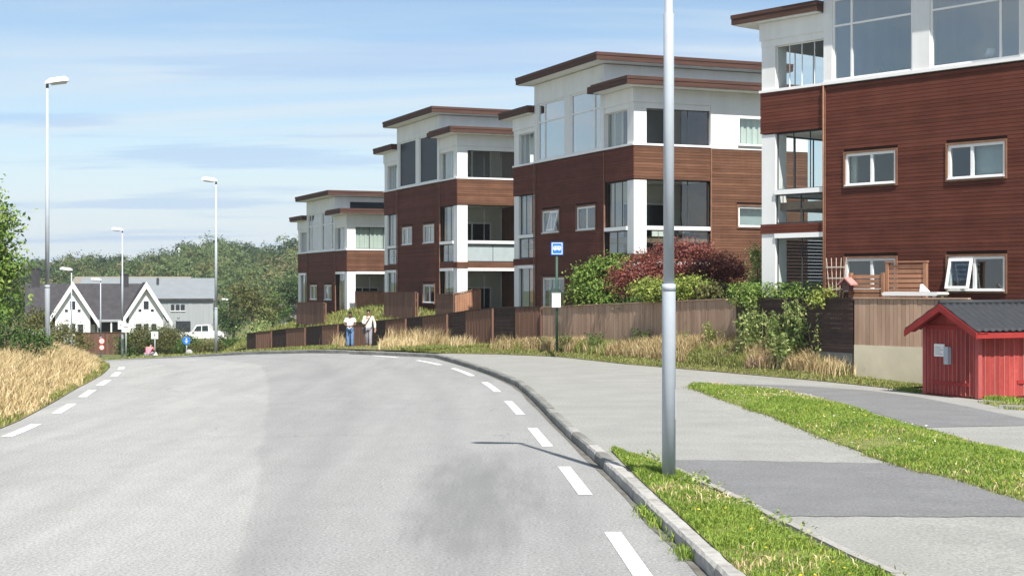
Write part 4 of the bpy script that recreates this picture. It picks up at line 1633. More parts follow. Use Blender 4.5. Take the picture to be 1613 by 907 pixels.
def round_sign(x, y, z, d, label, ring='sign_red', face='sign_white', mark=True):
    root = tag(empty('round_sign', (x, y, z)), label, 'sign', 'round road signs')
    b = MB()
    b.disc((0, 0), d / 2, 'y', 0, 0.02, 28)
    p = b.build('plate', ring, root)
    b = MB()
    b.disc((0, 0), d * 0.36, 'y', -0.004, -0.001, 28)
    q = b.build('face', face, root)
    if mark:
        b = MB()
        b.box(-d * .16, -d * .02, -0.008, -0.005, -d * .15, d * .15)
        b.box(d * .05, d * .18, -0.008, -0.005, -d * .15, d * .15)
        b.build('numerals', 'sign_grey', root)
    return root


x, y, z = at(160.8, 537, 119.8)
round_sign(x, y - 0.1, z, 0.52, 'upper round red ringed sign on the short lamp pole')
x, y, z = at(160.8, 547, 119.8)
round_sign(x, y - 0.1, z, 0.46, 'lower round red ringed sign on the short lamp pole')


def post_sign(name, px, py_top, py_base, Y, w, h, mat, label, cat='sign', disc=False, mark=None):
    x, y, zt = at(px, py_top, Y)
    zb = at(px, py_base, Y)[2]
    root = tag(empty(name, (x, y, zb)), label, cat)
    b = MB()
    b.tube([(0, 0, 0), (0, 0, zt - zb - 0.02)], 0.035, 10)
    b.build('post', 'galvanised', root, smooth=True)
    b = MB()
    if disc:
        b.disc((0, zt - zb - h / 2), h / 2, 'y', -0.06, -0.036, 26)
    else:
        b.box(-w / 2, w / 2, -0.06, -0.036, zt - zb - h, zt - zb)
    p = b.build('plate', mat, root)
    if mark:
        b = MB()
        for (x0, x1, z0, z1) in mark:
            b.box(x0, x1, -0.066, -0.061, zt - zb - h / 2 + z0, zt - zb - h / 2 + z1)
        b.build('symbol', 'sign_white' if disc else 'sign_grey', p)
    return root


post_sign('sign_post', 198.5, 509, 568, 104.0, 0.55, 0.60, 'sign_white', 'white square sign on a thin post beside the tall lamp pole', mark=[(-.15, .15, -.02, .1)])
post_sign('sign_post', 244, 522, 566, 100.0, 0.45, 0.48, 'sign_white', 'white square sign on a post in front of the hedge above the pink shirt', mark=[(-.04, .04, -.12, .14), (-.12, .12, -.02, .02)])
post_sign('sign_post', 294, 530, 563, 96.0, 0.5, 0.50, 'sign_blue', 'round blue sign with white figure behind the grey stone', disc=True, mark=[(-.04, .04, -.15, .05), (-.1, .1, -.06, -.02), (-.04, .04, .08, .15)])
x, y, zt = at(193, 512, 104.6)
pl2 = tag(empty('pole_sign', (x, y - 0.1, zt)), 'white square sign fixed to the tall lamp pole by the hedge', 'sign')
b = MB()
b.box(-0.28, 0.28, -0.03, 0.0, -0.28, 0.28)
b.build('plate', 'sign_white', pl2)
b = MB()
b.box(-0.16, 0.16, -0.036, -0.031, -0.06, 0.08)
b.build('symbol', 'sign_grey', pl2)

# grey milestone and white sack
x, y, z = at(298, 564, 93)
b = MB()
nseg, vs, fs = 12, [], []
for (zz, r) in [(0, .22), (0.2, .225), (0.38, .215), (0.50, .18), (0.57, .10), (0.59, .02)]:
    for k in range(nseg):
        t = 2 * math.pi * k / nseg
        vs.append((r * math.cos(t) * 1.05, r * 0.6 * math.sin(t), zz + (0.02 * math.sin(3 * t) if 0 < zz < .5 else 0)))
for i in range(5):
    for k in range(nseg):
        fs.append((i * nseg + k, i * nseg + (k + 1) % nseg, (i + 1) * nseg + (k + 1) % nseg, (i + 1) * nseg + k))
fs.append(tuple(5 * nseg + k for k in range(nseg)))
b.add(vs, fs)
st_ = b.build('marker_stone', 'sign_grey', smooth=True)
st_.location = (x, y, z - 0.05)
tag(st_, 'grey rounded marker stone below the round blue sign', 'stone')
x, y, z = at(245.5, 566, 98.5)
b = MB()
vs, fs = [], []
rs = [(0, .17), (0.1, .21), (0.22, .19), (0.33, .13), (0.38, .05), (0.43, .08), (0.46, .03)]
for (zz, r) in rs:
    for k in range(10):
        t = 2 * math.pi * k / 10
        vs.append((r * math.cos(t) * (1 + .1 * math.sin(5 * t)), r * math.sin(t), zz))
for i in range(len(rs) - 1):
    for k in range(10):
        fs.append((i * 10 + k, i * 10 + (k + 1) % 10, (i + 1) * 10 + (k + 1) % 10, (i + 1) * 10 + k))
b.add(vs, fs)
sk = b.build('white_sack', 'sign_white', smooth=True)
sk.location = (x, y, z)
tag(sk, 'white tied sack on the ground beside the person in pink', 'sack')

# ------------------------------------------------------------------ terrace things by the nearest building
x, y = local(P4_, ANG4, 3.72, -1.45)
tr = tag(empty('trellis', (x, y, 1.2), ANG4), 'white fan shaped plant trellis beside the slatted screens', 'trellis')
for i in range(5):
    a = (i - 2) * 0.075
    b = MB()
    b.tube([(0.25 + (i - 2) * 0.05, 0, 0.0), (0.25 + (i - 2) * 0.05 + math.tan(a) * 2.12 * 0.75, 0, 2.12)], 0.012, 6)
    b.build('upright', 'trellis_wood', tr)
for zz in (1.25, 1.55, 1.85):
    hw = 0.10 + math.tan(0.15) * zz * 0.75 + 0.02
    piece('cross_slat', 'trellis_wood', tr, (0.25 - hw, -0.028, zz), (0.25 + hw, -0.019, zz + 0.035))
M('birdhouse_pink', (0.48, 0.22, 0.20), 0.8, var=0.2)
M('birdhouse_dark', (0.16, 0.08, 0.07), 0.8, var=0.2)
x, y = local(P4_, ANG4, 4.42, -1.52)
bh = tag(empty('birdhouse', (x, y, 2.42), ANG4), 'small birdhouse with a pinkish gable roof hung on the low slatted screen', 'birdhouse')
b = MB()
b.prism([(-0.10, 0), (0.10, 0), (0.12, 0.2), (0, 0.32), (-0.12, 0.2)], 'y', -0.1, 0.1)
b.build('box', 'birdhouse_dark', bh)
for sg in (-1, 1):
    b = MB()
    b.prism([(0, 0.37), (sg * 0.22, 0.19), (sg * 0.22, 0.15), (0, 0.33)], 'y', -0.17, 0.14)
    b.build('roof', 'birdhouse_pink', bh)
b = MB()
b.disc((0, 0.17), 0.03, 'y', -0.104, -0.099, 12)
b.build('entrance', 'dark_metal', bh)
x, y = local(P4_, ANG4, 5.85, -1.72)
tb_ = tag(empty('garden_table', (x, y, 1.2), ANG4), 'white garden table standing behind the pale fence by the shed', 'table')
b = MB()
b.prism([(0.0, 1.10), (1.65, 1.10), (1.70, 1.15), (1.66, 1.19), (0.05, 1.20), (-0.04, 1.16)], 'y', -0.2, 0.28)
b.build('table_top', 'white_frame', tb_)
b = MB()
b.prism([(1.00, 1.205), (1.28, 1.205), (1.06, 1.40), (1.02, 1.40)], 'y', 0.0, 0.06)
b.build('folded_rest', 'white_frame', tb_)
for (lx, ly) in ((0.12, -0.15), (1.5, -0.15), (0.12, 0.2), (1.5, 0.2)):
    piece('leg', 'white_frame', tb_, (lx, ly, 0), (lx + 0.05, ly + 0.05, 1.098))

# furnishing seen through the top windows of the nearest building
x, y = local(P4_, ANG4, 7.1, 2.6)
zf = 8.31 - 0.32
cab = tag(empty('glass_cabinet', (x, y, zf), ANG4), 'white glazed cabinet standing inside the top floor of the nearest building', 'cabinet')
b = MB()
b.box(0, 1.9, 0, 0.4, 0, 0.8)
b.box(-0.03, 1.93, -0.03, 0.42, 1.75, 1.85)
for s in (0, 0.45, 0.93, 1.40, 1.84):
    b.box(s, s + 0.06, 0, 0.4, 0.8, 1.75)
b.box(0.06, 1.84, 0.36, 0.4, 0.8, 1.75)
b.build('carcass', 'white_frame', cab)
for s in (0.06, 0.51, 0.99, 1.46):
    piece('door_pane', 'dark_blind', cab, (s + 0.03, 0.02, 0.88), (s + 0.36, 0.03, 1.68))
x, y = local(P4_, ANG4, 7.35, 0.75)
lm = tag(empty('table_lamp', (x, y, zf + 0.3), ANG4), 'small white table lamp inside the top right window', 'lamp')
b = MB()
b.tube([(0, 0, 0), (0, 0, .03), (0, 0, .05), (0, 0, .35)], [.09, .09, .02, .02], 12)
b.build('stand', 'white_frame', lm, smooth=True)
b = MB()
b.tube([(0, 0, .33), (0, 0, .55)], [.17, .11], 16)
b.build('shade', 'sign_white', lm, smooth=True)
b = MB()
b.tube([(0, 0, -0.30), (0, 0, 0.0)], [.2, .22], 12)
b.build('side_table', 'white_frame', lm)

# ------------------------------------------------------------------ houses in the distance
M('house_white', (0.78, 0.78, 0.78), 0.7, var=0.03)
M('house_roof', (0.045, 0.043, 0.047), 0.8, var=0.25, scale=2, coords='World')
M('house_grey', (0.30, 0.32, 0.335), 0.8, var=0.10, scale=2, stretch=(4, 4, .1), coords='World')
M('house_grey_roof', (0.185, 0.205, 0.22), 0.85, var=0.06, scale=1, coords='World')
M('house_tan_roof', (0.21, 0.19, 0.155), 0.8, var=0.1)
M('garage_roof', (0.05, 0.075, 0.075), 0.7, var=0.15)


def gable_roof(root, name, x0, x1, yf, yb, ze, zr, mat, th=0.18, ov=0.3):
    """ridge along x"""
    ym = (yf + yb) / 2
    b = MB()
    k = (zr - ze) / (ym - yf)
    b.prism([(yf - ov, ze - k * ov), (ym, zr), (yb + ov, ze - k * ov), (yb + ov, ze - k * ov - th), (ym, zr - th), (yf - ov, ze - k * ov - th)], 'x', x0 - ov, x1 + ov)
    return b.build(name, mat, root)


# white house with two gables
hx, hy = -47.67, 150.06
hz = -3.6
wh = tag(empty('gabled_house', (hx, hy, hz), R(17)), 'white house with two white gables and a long dark roof', 'house')
b = MB()
b.prism([(0, 0), (7.6, 0), (7.6, 2.9), (3.8, 6.3), (0, 2.9)], 'x', 0, 11.6)
b.build('wall', 'house_white', wh)
gable_roof(wh, 'roof', 0, 11.5, 0, 7.6, 2.95, 6.55, 'house_roof')
for gx0 in (2.1, 9.1):
    gw, gd = 4.2, 2.2
    b = MB()
    b.prism([(gx0 + 0.45, 0), (gx0 + gw - 0.45, 0), (gx0 + gw - 0.45, 3.6), (gx0 + gw / 2, 6.1), (gx0 + 0.45, 3.6)], 'y', -gd, 0.5)
    g = b.build('gable_wall', 'house_white', wh)
    for sg in (-1, 1):
        b = MB()
        cx = gx0 + gw / 2
        ex = cx + sg * (gw / 2 + 0.35)
        b.prism([(cx, 6.68), (ex, 2.75), (ex, 2.55), (cx, 6.48)], 'y', -gd - 0.30, 3.6)
        r = b.build('gable_roof', 'house_roof', g)
        b = MB()
        b.prism([(cx, 6.72), (ex + sg * .06, 2.72), (ex + sg * .06, 2.15), (cx, 6.05)], 'y', -gd - 0.50, -gd - 0.31)
        b.build('barge_board', 'house_white', g)
    for (wx, wz, ww, whh) in ((gx0 + 1.85, 4.0, 0.5, 0.8), (gx0 + 1.1, 1.6, 0.55, 0.95), (gx0 + 1.85, 1.6, 0.5, 0.95), (gx0 + 2.6, 1.6, 0.5, 0.95), (gx0 + 1.35, 3.75, .3, .25), (gx0 + 2.55, 3.75, .3, .25)):
        b = MB()
        b.box(wx, wx + ww, -gd - 0.03, -gd - 0.002, wz, wz + whh)
        wo = b.build('window', 'house_window', wh)
        b = MB()
        b.box(wx - .06, wx, -gd - 0.05, -gd - 0.002, wz - .06, wz + whh + .06)
        b.box(wx + ww, wx + ww + .06, -gd - 0.05, -gd - 0.002, wz - .06, wz + whh + .06)
        b.build('frame', 'house_white', wo)
b = MB()
b.box(6.2, 9.6, -1.9, -0.02, 2.75, 2.95)
b.build('porch_roof', 'house_grey', wh)
for px_ in (6.5, 7.8, 9.2):
    piece('porch_post', 'house_white', wh, (px_, -1.8, 0), (px_ + .14, -1.66, 2.745))
b = MB()
b.box(6.4, 9.5, -0.06, -0.004, 0.9, 2.5)
b.build('dark_window', 'house_window', wh)
for (cx, zt) in ((0.3, 8.0), (9.0, 7.45)):
    b = MB()
    b.box(cx, cx + 0.8, 3.4, 4.2, 5.6, zt)
    b.box(cx - .06, cx + 0.86, 3.34, 4.26, zt, zt + 0.12)
    b.build('chimney', 'house_roof', wh)

# grey boarded house
gy_ = 190.0
gx0, _, gzr = at(150, 438, gy_ + 5)
gx1 = at(336, 438, gy_)[0]
gze = at(300, 471, gy_)[2]
gzb = -3.9
GR = R(11)
gh = tag(empty('grey_house', (gx1 - (gx1 - gx0) * math.cos(GR), gy_ - (gx1 - gx0) * math.sin(GR), gzb), GR), 'large grey boarded house with a pale blue grey roof behind the white gables', 'house')
GL = gx1 - gx0
b = MB()
b.prism([(0, 0), (9, 0), (9, gze - gzb), (4.5, gzr - gzb - .3), (0, gze - gzb)], 'x', 0, GL)
b.build('wall', 'house_grey', gh)
gable_roof(gh, 'roof', 0, GL, 0, 9, gze - gzb + 0.15, gzr - gzb, 'house_grey_roof', ov=0.15)
nb = int(GL / 0.6)
for i in range(nb):
    piece('wall_board', 'house_grey', gh, (i * GL / nb, -0.04 if i % 2 else -0.02, 0), ((i + 1) * GL / nb - 0.06, -0.001, gze - gzb - 0.35))
piece('eave_board', 'house_roof', gh, (0, -0.32, gze - gzb - 0.18), (GL, -0.2, gze - gzb + 0.08))
for (p0, p1, q0, q1) in ((245, 254.5, 480.5, 487), (271, 276, 479.5, 489), (278.5, 284, 479.5, 489), (286, 292, 479.5, 489), (278.5, 301, 505.5, 523)):
    xa, _, za = at(p0, q1, gy_)
    xb, _, zb_ = at(p1, q0, gy_)
    b = MB()
    b.box(xa - gx0, xb - gx0, -0.10, -0.045, za - gzb, zb_ - gzb)
    wo = b.build('window', 'house_window', gh)
    b = MB()
    b.box(xa - gx0 - .08, xb - gx0 + .08, -0.14, -0.045, za - gzb - .1, za - gzb - .001)
    b.build('sill', 'house_white', wo)
vx, _, vz = at(258, 448, gy_ + 3)
b = MB()
b.tube([(vx - gx0, 3, gzr - gzb - 1.3), (vx - gx0, 3, gzr - gzb + 0.0)], 0.16, 10)
b.build('roof_vent', 'dark_metal', gh)

# tan roofed house behind
tx0 = at(120, 436, 222)[0]
tx1 = at(297, 436, 222)[0]
tz = at(200, 435.5, 222)[2]
th_ = tag(empty('tan_roofed_house', (tx0, 218, -3.9)), 'house with a long flat tan roof just behind the grey house', 'house')
b = MB()
b.prism([(0, 0), (9, 0), (9, tz + 3.9 - 2.2), (4.5, tz + 3.9 - 0.3), (0, tz + 3.9 - 2.2)], 'x', 0, tx1 - tx0)
b.build('wall', 'house_grey', th_)
gable_roof(th_, 'roof', 0, tx1 - tx0, 0, 9, tz + 3.9 - 2.1, tz + 3.9, 'house_tan_roof')
b = MB()
b.box(6, 7.5, -0.05, -0.003, 1.5, 2.6)
b.build('window', 'house_window', th_)

# white pickup truck parked behind the hedge, facing left
M('car_white', (0.80, 0.80, 0.80), 0.35, var=0.02, spec=0.5)
M('tyre', (0.02, 0.02, 0.02), 0.9, var=0.2)
M('car_glass', (0.03, 0.045, 0.05), 0.12, var=0.1, spec=0.6)
tx_, ty_, _ = at(284, 540, 158)
tz2 = Hs(tx_, ty_) + 0.10
tk = tag(empty('pickup_truck', (tx_, ty_, tz2)), 'white pickup truck parked behind the hedge below the grey house', 'truck')
b = MB()
b.prism([(0.05, 0.45), (0.0, 0.75), (0.08, 0.98), (1.15, 1.12), (3.05, 1.12), (3.05, 1.18), (4.95, 1.18), (4.95, 0.5), (4.45, 0.42), (0.5, 0.40)], 'y', 0.0, 1.8)
b.build('body', 'car_white', tk)
b = MB()
b.prism([(1.16, 1.121), (1.62, 1.80), (2.95, 1.86), (3.03, 1.121)], 'y', 0.08, 1.72)
cab_ = b.build('cab', 'car_white', tk)
for (poly) in ([(1.36, 1.16), (1.70, 1.70), (2.16, 1.73), (2.16, 1.16)], [(2.24, 1.16), (2.24, 1.73), (2.84, 1.76), (2.90, 1.16)]):
    b = MB()
    b.prism(poly, 'y', 0.062, 0.079)
    b.build('side_window', 'car_glass', cab_)
b = MB()
b.add([(1.13, 0.16, 1.15), (1.13, 1.64, 1.15), (1.57, 1.58, 1.77), (1.57, 0.22, 1.77)], [(0, 1, 2, 3)])
b.build('windscreen', 'car_glass', cab_)
for wx in (0.95, 3.95):
    for wy in (-0.02, 1.60):
        b = MB()
        b.disc((wx, 0.36), 0.36, 'y', wy, wy + 0.22, 24)
        wl_ = b.build('wheel', 'tyre', tk)
        b = MB()
        b.disc((wx, 0.36), 0.22, 'y', wy - 0.012, wy - 0.002, 18)
        b.build('rim', 'galvanised', wl_)
b = MB()
b.box(-0.01, 0.12, 0.1, 0.4, 0.72, 0.88)
b.build('headlight', 'lamp_glass', tk)
b = MB()
b.box(4.951, 4.97, 0.05, 0.2, 0.8, 1.1)
b.build('tail_light', 'sign_red', tk)
b = MB()
b.box(1.28, 1.42, -0.17, -0.01, 1.12, 1.28)
b.build('mirror', 'car_white', tk)
b = MB()
b.box(1.75, 2.95, -0.008, -0.001, 0.98, 1.0)
b.build('trim_strip', 'dark_metal', tk)

# small far house under the trees, right
fx_, fy_, _ = at(437, 500, 175)
sh2 = tag(empty('small_house', (fx_, fy_, -1.8)), 'small white house with a grey brown roof at the end of the panel fence', 'house')
b = MB()
b.prism([(0, 0), (5, 0), (5, 1.0), (2.5, 2.3), (0, 1.0)], 'x', 0.4, 4.2)
b.build('wall', 'house_white', sh2)
gable_roof(sh2, 'roof', 0, 4.6, 0, 5, 1.02, 2.5, 'house_tan_roof', th=.15)
b = MB()
b.box(1.4, 1.9, -0.03, -0.002, 0.2, 0.8)
b.build('window', 'house_window', sh2)

# brown board fence by the white house
fence_run('board_fence', 'dark brown board fence in front of the white gabled house', [at(118, 0, 132)[:2], at(196, 0, 128)[:2]], (-3.4, -3.4), (-1.35, -1.2), 'vertical', 'fence_brown', pitch=0.3)
# rooftop mast and far cabins on the hill
x, y, z = at(282, 402, 420)
ms_ = tag(empty('mast', (x, y, z - 4)), 'thin pale mast among the trees on the wooded hill', 'mast')
b = MB()
b.tube([(0, 0, 0), (0, 0, 6.2)], [0.22, 0.16], 8)
b.build('shaft', 'lamp_white', ms_)
b = MB()
b.box(-0.5, 0.5, -0.05, 0.05, 5.6, 5.8)
b.build('crossbar', 'lamp_white', ms_)

# kettle grill and white chair on the balcony of the building behind the maple
P3_ = (0.05, 65.55)
x, y = local(P3_, ANG, 10.75, 2.35)
kg = tag(empty('kettle_grill', (x, y, 3.71)), 'dark round kettle grill on the balcony above the red maple', 'grill')
b = MB()
rs = [(0.55, .02), (0.58, .2), (0.68, .29), (0.78, .31), (0.9, .27), (1.0, .16), (1.04, .02)]
vs, fs = [], []
for (zz, r) in rs:
    for k in range(14):
        a_ = 2 * math.pi * k / 14
        vs.append((r * math.cos(a_), r * math.sin(a_), zz))
for i in range(len(rs) - 1):
    for k in range(14):
        fs.append((i * 14 + k, i * 14 + (k + 1) % 14, (i + 1) * 14 + (k + 1) % 14, (i + 1) * 14 + k))
b.add(vs, fs)
b.build('kettle', 'dark_metal', kg, smooth=True)
for k in range(3):
    a_ = 2 * math.pi * k / 3
    b = MB()
    b.tube([(.15 * math.cos(a_), .15 * math.sin(a_), .6), (.33 * math.cos(a_), .33 * math.sin(a_), 0)], .018, 6)
    b.build('leg', 'galvanised', kg)
x, y = local(P3_, ANG, 10.7, 1.5)
ch = tag(empty('garden_chair', (x, y, 3.71), ANG), 'white garden chair on the balcony above the red maple', 'chair')
piece('seat', 'white_frame', ch, (-.24, -.24, .42), (.24, .24, .46))
piece('backrest', 'white_frame', ch, (-.24, -.27, .462), (-.20, .27, .92))
for (a_, c_) in ((-.22, -.22), (-.22, .18), (.18, -.22), (.18, .18)):
    piece('leg', 'white_frame', ch, (a_, c_, 0), (a_ + .04, c_ + .04, .419))

# ------------------------------------------------------------------ people
M('skin', (0.42, 0.25, 0.18), 0.6, var=0.06)
M('skin_dark', (0.20, 0.11, 0.075), 0.6, var=0.06)
M('hair_black', (0.012, 0.010, 0.009), 0.6, var=0.2)
M('shirt_white', (0.76, 0.75, 0.77), 0.85, var=0.05, scale=8, bump=0.3, bscale=14)
M('jacket_cream', (0.72, 0.70, 0.62), 0.85, var=0.06, scale=8, bump=0.3, bscale=14)
M('jeans_blue', (0.13, 0.24, 0.46), 0.85, var=0.18, scale=7)
M('trousers_grey', (0.27, 0.26, 0.30), 0.85, var=0.12, scale=7)
M('bag_dark', (0.045, 0.035, 0.035), 0.7, var=0.2)
M('shirt_pink', (0.74, 0.20, 0.27), 0.85, var=0.08, scale=8)
M('shoe', (0.10, 0.10, 0.11), 0.6, var=0.2)


def skin_mesh(name, joints, edges, mat, parent, root_j, levels=2):
    keys = list(joints)
    idx = {k: i for i, k in enumerate(keys)}
    me = bpy.data.meshes.new(name)
    me.from_pydata([joints[k][0] for k in keys], [(idx[a], idx[c_]) for a, c_ in edges], [])
    me.materials.append(MATS[mat])
    o = bpy.data.objects.new(name, me)
    COL.objects.link(o)
    o.parent = parent
    sk_ = o.modifiers.new('skin', 'SKIN')
    for i, k in enumerate(keys):
        r = joints[k][1]
        me.skin_vertices[0].data[i].radius = r if isinstance(r, tuple) else (r, r)
        me.skin_vertices[0].data[i].use_root = (k == root_j)
    sk_.use_smooth_shade = True
    ss = o.modifiers.new('smooth', 'SUBSURF')
    ss.levels = ss.render_levels = levels
    return o


def person(loc, rz, J, label, skin, top, legs, hair, long_sleeve, scale=1.0):
    """J: joints of the pose, figure faces -y; z from the ground"""
    root = tag(empty('person', loc, rz), label, 'person')
    root.scale = (scale,) * 3
    j = {
        'pelvis': (J['pelvis'], (0.135, 0.10)), 'waist': (J['waist'], (0.125, 0.09)), 'chest': (J['chest'], (0.155, 0.105)),
        'neck0': (J['neck'], (0.055, 0.055)), 'jaw': (J['jaw'], (0.060, 0.070)), 'head': (J['head'], (0.078, 0.092)), 'crown': (J['crown'], (0.055, 0.065)),
    }
    e = [('pelvis', 'waist'), ('waist', 'chest'), ('chest', 'neck0'), ('neck0', 'jaw'), ('jaw', 'head'), ('head', 'crown')]
    for s in ('l', 'r'):
        j['sh' + s] = (J['sh' + s], 0.062)
        j['el' + s] = (J['el' + s], 0.043)
        j['wr' + s] = (J['wr' + s], 0.029)
        e += [('chest', 'sh' + s), ('sh' + s, 'el' + s), ('el' + s, 'wr' + s)]
        w_, el = Vector(J['wr' + s]), Vector(J['el' + s])
        d = (w_ - el).normalized()
        side = d.cross(Vector((0, 1, 0)))
        side = side.normalized() if side.length > .1 else Vector((1, 0, 0))
        j['palm' + s] = (tuple(w_ + d * 0.07), (0.036, 0.018))
        e.append(('wr' + s, 'palm' + s))
        for f, (off, ln) in enumerate(((-0.03, .075), (-0.01, .085), (0.01, .08), (0.03, .065))):
            a_ = w_ + d * 0.10 + side * off
            j['f%d%s' % (f, s)] = (tuple(a_), 0.0095)
            j['g%d%s' % (f, s)] = (tuple(a_ + d * ln * 0.6 + Vector((0, -0.012, 0))), 0.0085)
            j['h%d%s' % (f, s)] = (tuple(a_ + d * ln + Vector((0, -0.035, -0.01))), 0.007)
            e += [('palm' + s, 'f%d%s' % (f, s)), ('f%d%s' % (f, s), 'g%d%s' % (f, s)), ('g%d%s' % (f, s), 'h%d%s' % (f, s))]
        a_ = w_ + d * 0.03 + side * 0.04
        j['t0' + s] = (tuple(a_), 0.012)
        j['t1' + s] = (tuple(a_ + d * 0.05 + side * 0.02 + Vector((0, -0.01, 0))), 0.009)
        e += [('wr' + s, 't0' + s), ('t0' + s, 't1' + s)]
        j['hip' + s] = (J['hip' + s], 0.088)
        j['kn' + s] = (J['kn' + s], 0.058)
        j['an' + s] = (J['an' + s], 0.040)
        j['toe' + s] = (J['toe' + s], (0.036, 0.028))
        e += [('pelvis', 'hip' + s), ('hip' + s, 'kn' + s), ('kn' + s, 'an' + s), ('an' + s, 'toe' + s)]
    skin_mesh('body', j, e, skin, root, 'pelvis')
    # clothes follow the same joints a little larger
    up = lambda k, g: (j[k][0], tuple(r + g for r in (j[k][1] if isinstance(j[k][1], tuple) else (j[k][1],) * 2)))
    pv, wa = Vector(J['pelvis']), Vector(J['waist'])
    t = {'hem': (tuple(pv + (pv - wa) * 0.55), (0.175, 0.135)), 'waist': up('waist', 0.045), 'chest': up('chest', 0.03), 'col': (tuple(Vector(J['chest']).lerp(Vector(J['neck']), 0.62)), (0.085, 0.08))}
    te = [('hem', 'waist'), ('waist', 'chest'), ('chest', 'col')]
    for s in ('l', 'r'):
        t['sh' + s] = up('sh' + s, 0.028)
        if long_sleeve:
            t['el' + s], t['wr' + s] = up('el' + s, 0.026), up('wr' + s, 0.022)
            te += [('chest', 'sh' + s), ('sh' + s, 'el' + s), ('el' + s, 'wr' + s)]
        else:
            mid = Vector(J['sh' + s]).lerp(Vector(J['el' + s]), 0.75)
            t['sl' + s] = (tuple(mid), 0.082)
            te += [('chest', 'sh' + s), ('sh' + s, 'sl' + s)]
    skin_mesh('top', t, te, top, root, 'waist')
    q = {'pelvis': up('pelvis', 0.022)}
    qe = []
    for s in ('l', 'r'):
        q['hip' + s], q['kn' + s] = up('hip' + s, 0.02), up('kn' + s, 0.028)
        q['an' + s] = (tuple(Vector(J['an' + s]) + Vector((0, 0, 0.03))), 0.072)
        qe += [('pelvis', 'hip' + s), ('hip' + s, 'kn' + s), ('kn' + s, 'an' + s)]
    skin_mesh('trousers', q, qe, legs, root, 'pelvis')
    for s in ('l', 'r'):
        a_, b_ = Vector(J['an' + s]), Vector(J['toe' + s])
        skin_mesh('shoe', {'heel': (tuple(a_ + (a_ - b_) * .25 + Vector((0, 0, -.03))), (.045, .045)), 'mid': (tuple(a_.lerp(b_, .5)), (.05, .04)), 'toe': (tuple(b_ + (b_ - a_) * .1), (.045, .035))},
                  [('heel', 'mid'), ('mid', 'toe')], 'shoe', root, 'mid', 1)
    h, cr, jw = Vector(J['head']), Vector(J['crown']), Vector(J['jaw'])
    upv = (cr - jw).normalized()
    fw = J.get('face', Vector((0, -1, 0)))
    fw = (fw - upv * fw.dot(upv)).normalized()
    sd_ = upv.cross(fw)
    skin_mesh('hair', {'back': (tuple(h - fw * 0.03 - upv * 0.01), (0.088, 0.085)), 'top': (tuple(cr - fw * 0.008 + upv * 0.01), (0.078, 0.078)), 'front': (tuple(cr + fw * 0.055 + upv * 0.0), (0.05, 0.035))},
              [('back', 'top'), ('top', 'front')], hair, root, 'top', 2)
    b = MB()
    for sg in (-1, 1):
        c_ = h + fw * 0.088 + sd_ * 0.03 * sg + upv * 0.005
        b.box(c_.x - .012, c_.x + .012, c_.y - .006, c_.y + .006, c_.z - .006, c_.z + .006)
    b.build('eyes', 'hair_black', root)
    b = MB()
    n0, n1, n2 = h + fw * 0.085 + upv * 0.01, h + fw * 0.115 - upv * 0.025, h + fw * 0.085 - upv * 0.03
    b.tube([n0, n1, n2], [.008, .014, .01], 6)
    b.build('nose', skin, root, smooth=True)
    b = MB()
    m0 = h + fw * 0.084 - upv * 0.055
    b.tube([m0 - sd_ * .022, m0 + fw * .006, m0 + sd_ * .022], .006, 6)
    b.build('mouth', 'skin_dark', root, smooth=True)
    b = MB()
    for sg in (-1, 1):
        c_ = h + sd_ * 0.088 * sg
        b.tube([c_ + upv * .025, c_ - upv * .025], [.014, .01], 6)
    b.build('ears', skin, root, smooth=True)
    return root


STAND = dict(pelvis=(0, 0, 0.95), waist=(0, 0, 1.10), chest=(0, 0.01, 1.34), neck=(0, 0.01, 1.49), jaw=(0, -0.015, 1.555), head=(0, -0.01, 1.63), crown=(0, 0.0, 1.69),
             shl=(0.185, 0.01, 1.41), shr=(-0.185, 0.01, 1.41), ell=(0.25, 0.03, 1.13), elr=(-0.25, 0.03, 1.13), wrl=(0.25, -0.06, 0.90), wrr=(-0.25, -0.06, 0.90),
             hipl=(0.095, 0, 0.90), hipr=(-0.095, 0, 0.90), knl=(0.10, -0.02, 0.49), knr=(-0.10, -0.02, 0.49), anl=(0.10, 0.02, 0.07), anr=(-0.10, 0.02, 0.07), toel=(0.12, -0.14, 0.03), toer=(-0.12, -0.14, 0.03))
J1 = dict(STAND)      # head bowed over the hands in front of the belly
J1.update(neck=(0, -0.01, 1.48), jaw=(0, -0.075, 1.525), head=(0, -0.085, 1.60), crown=(0, -0.06, 1.67), face=Vector((0, -0.85, -0.5)),
          ell=(0.27, -0.02, 1.15), elr=(-0.27, -0.02, 1.15), wrl=(0.07, -0.24, 1.09), wrr=(-0.09, -0.24, 1.06))
x, y, z = at(551.5, 549.5, 73.6)
person((x, y, Hs(x, y) + 0.10), 0.1, J1, 'person in white T-shirt and blue jeans looking down, standing before the panel fence', 'skin_dark', 'shirt_white', 'jeans_blue', 'hair_black', False, 1.0)
J2 = dict(STAND)      # walking, one hand at the bag strap
J2.update(elr=(-0.27, 0.0, 1.16), wrr=(-0.13, -0.20, 1.12), ell=(0.29, 0.05, 1.13), wrl=(0.31, -0.02, 0.89), knl=(0.10, -0.10, 0.50), anl=(0.11, -0.10, 0.08), toel=(0.13, -0.26, 0.05),
          knr=(-0.09, 0.04, 0.49), anr=(-0.09, 0.16, 0.10), toer=(-0.10, 0.02, 0.03))
x, y, z = at(580.5, 549.5, 73.0)
pz = Hs(x, y) + 0.10
p2 = person((x, y, pz), -0.05, J2, 'person in cream jacket and grey trousers with a dark strap across the chest', 'skin', 'jacket_cream', 'trousers_grey', 'hair_black', True, 1.02)
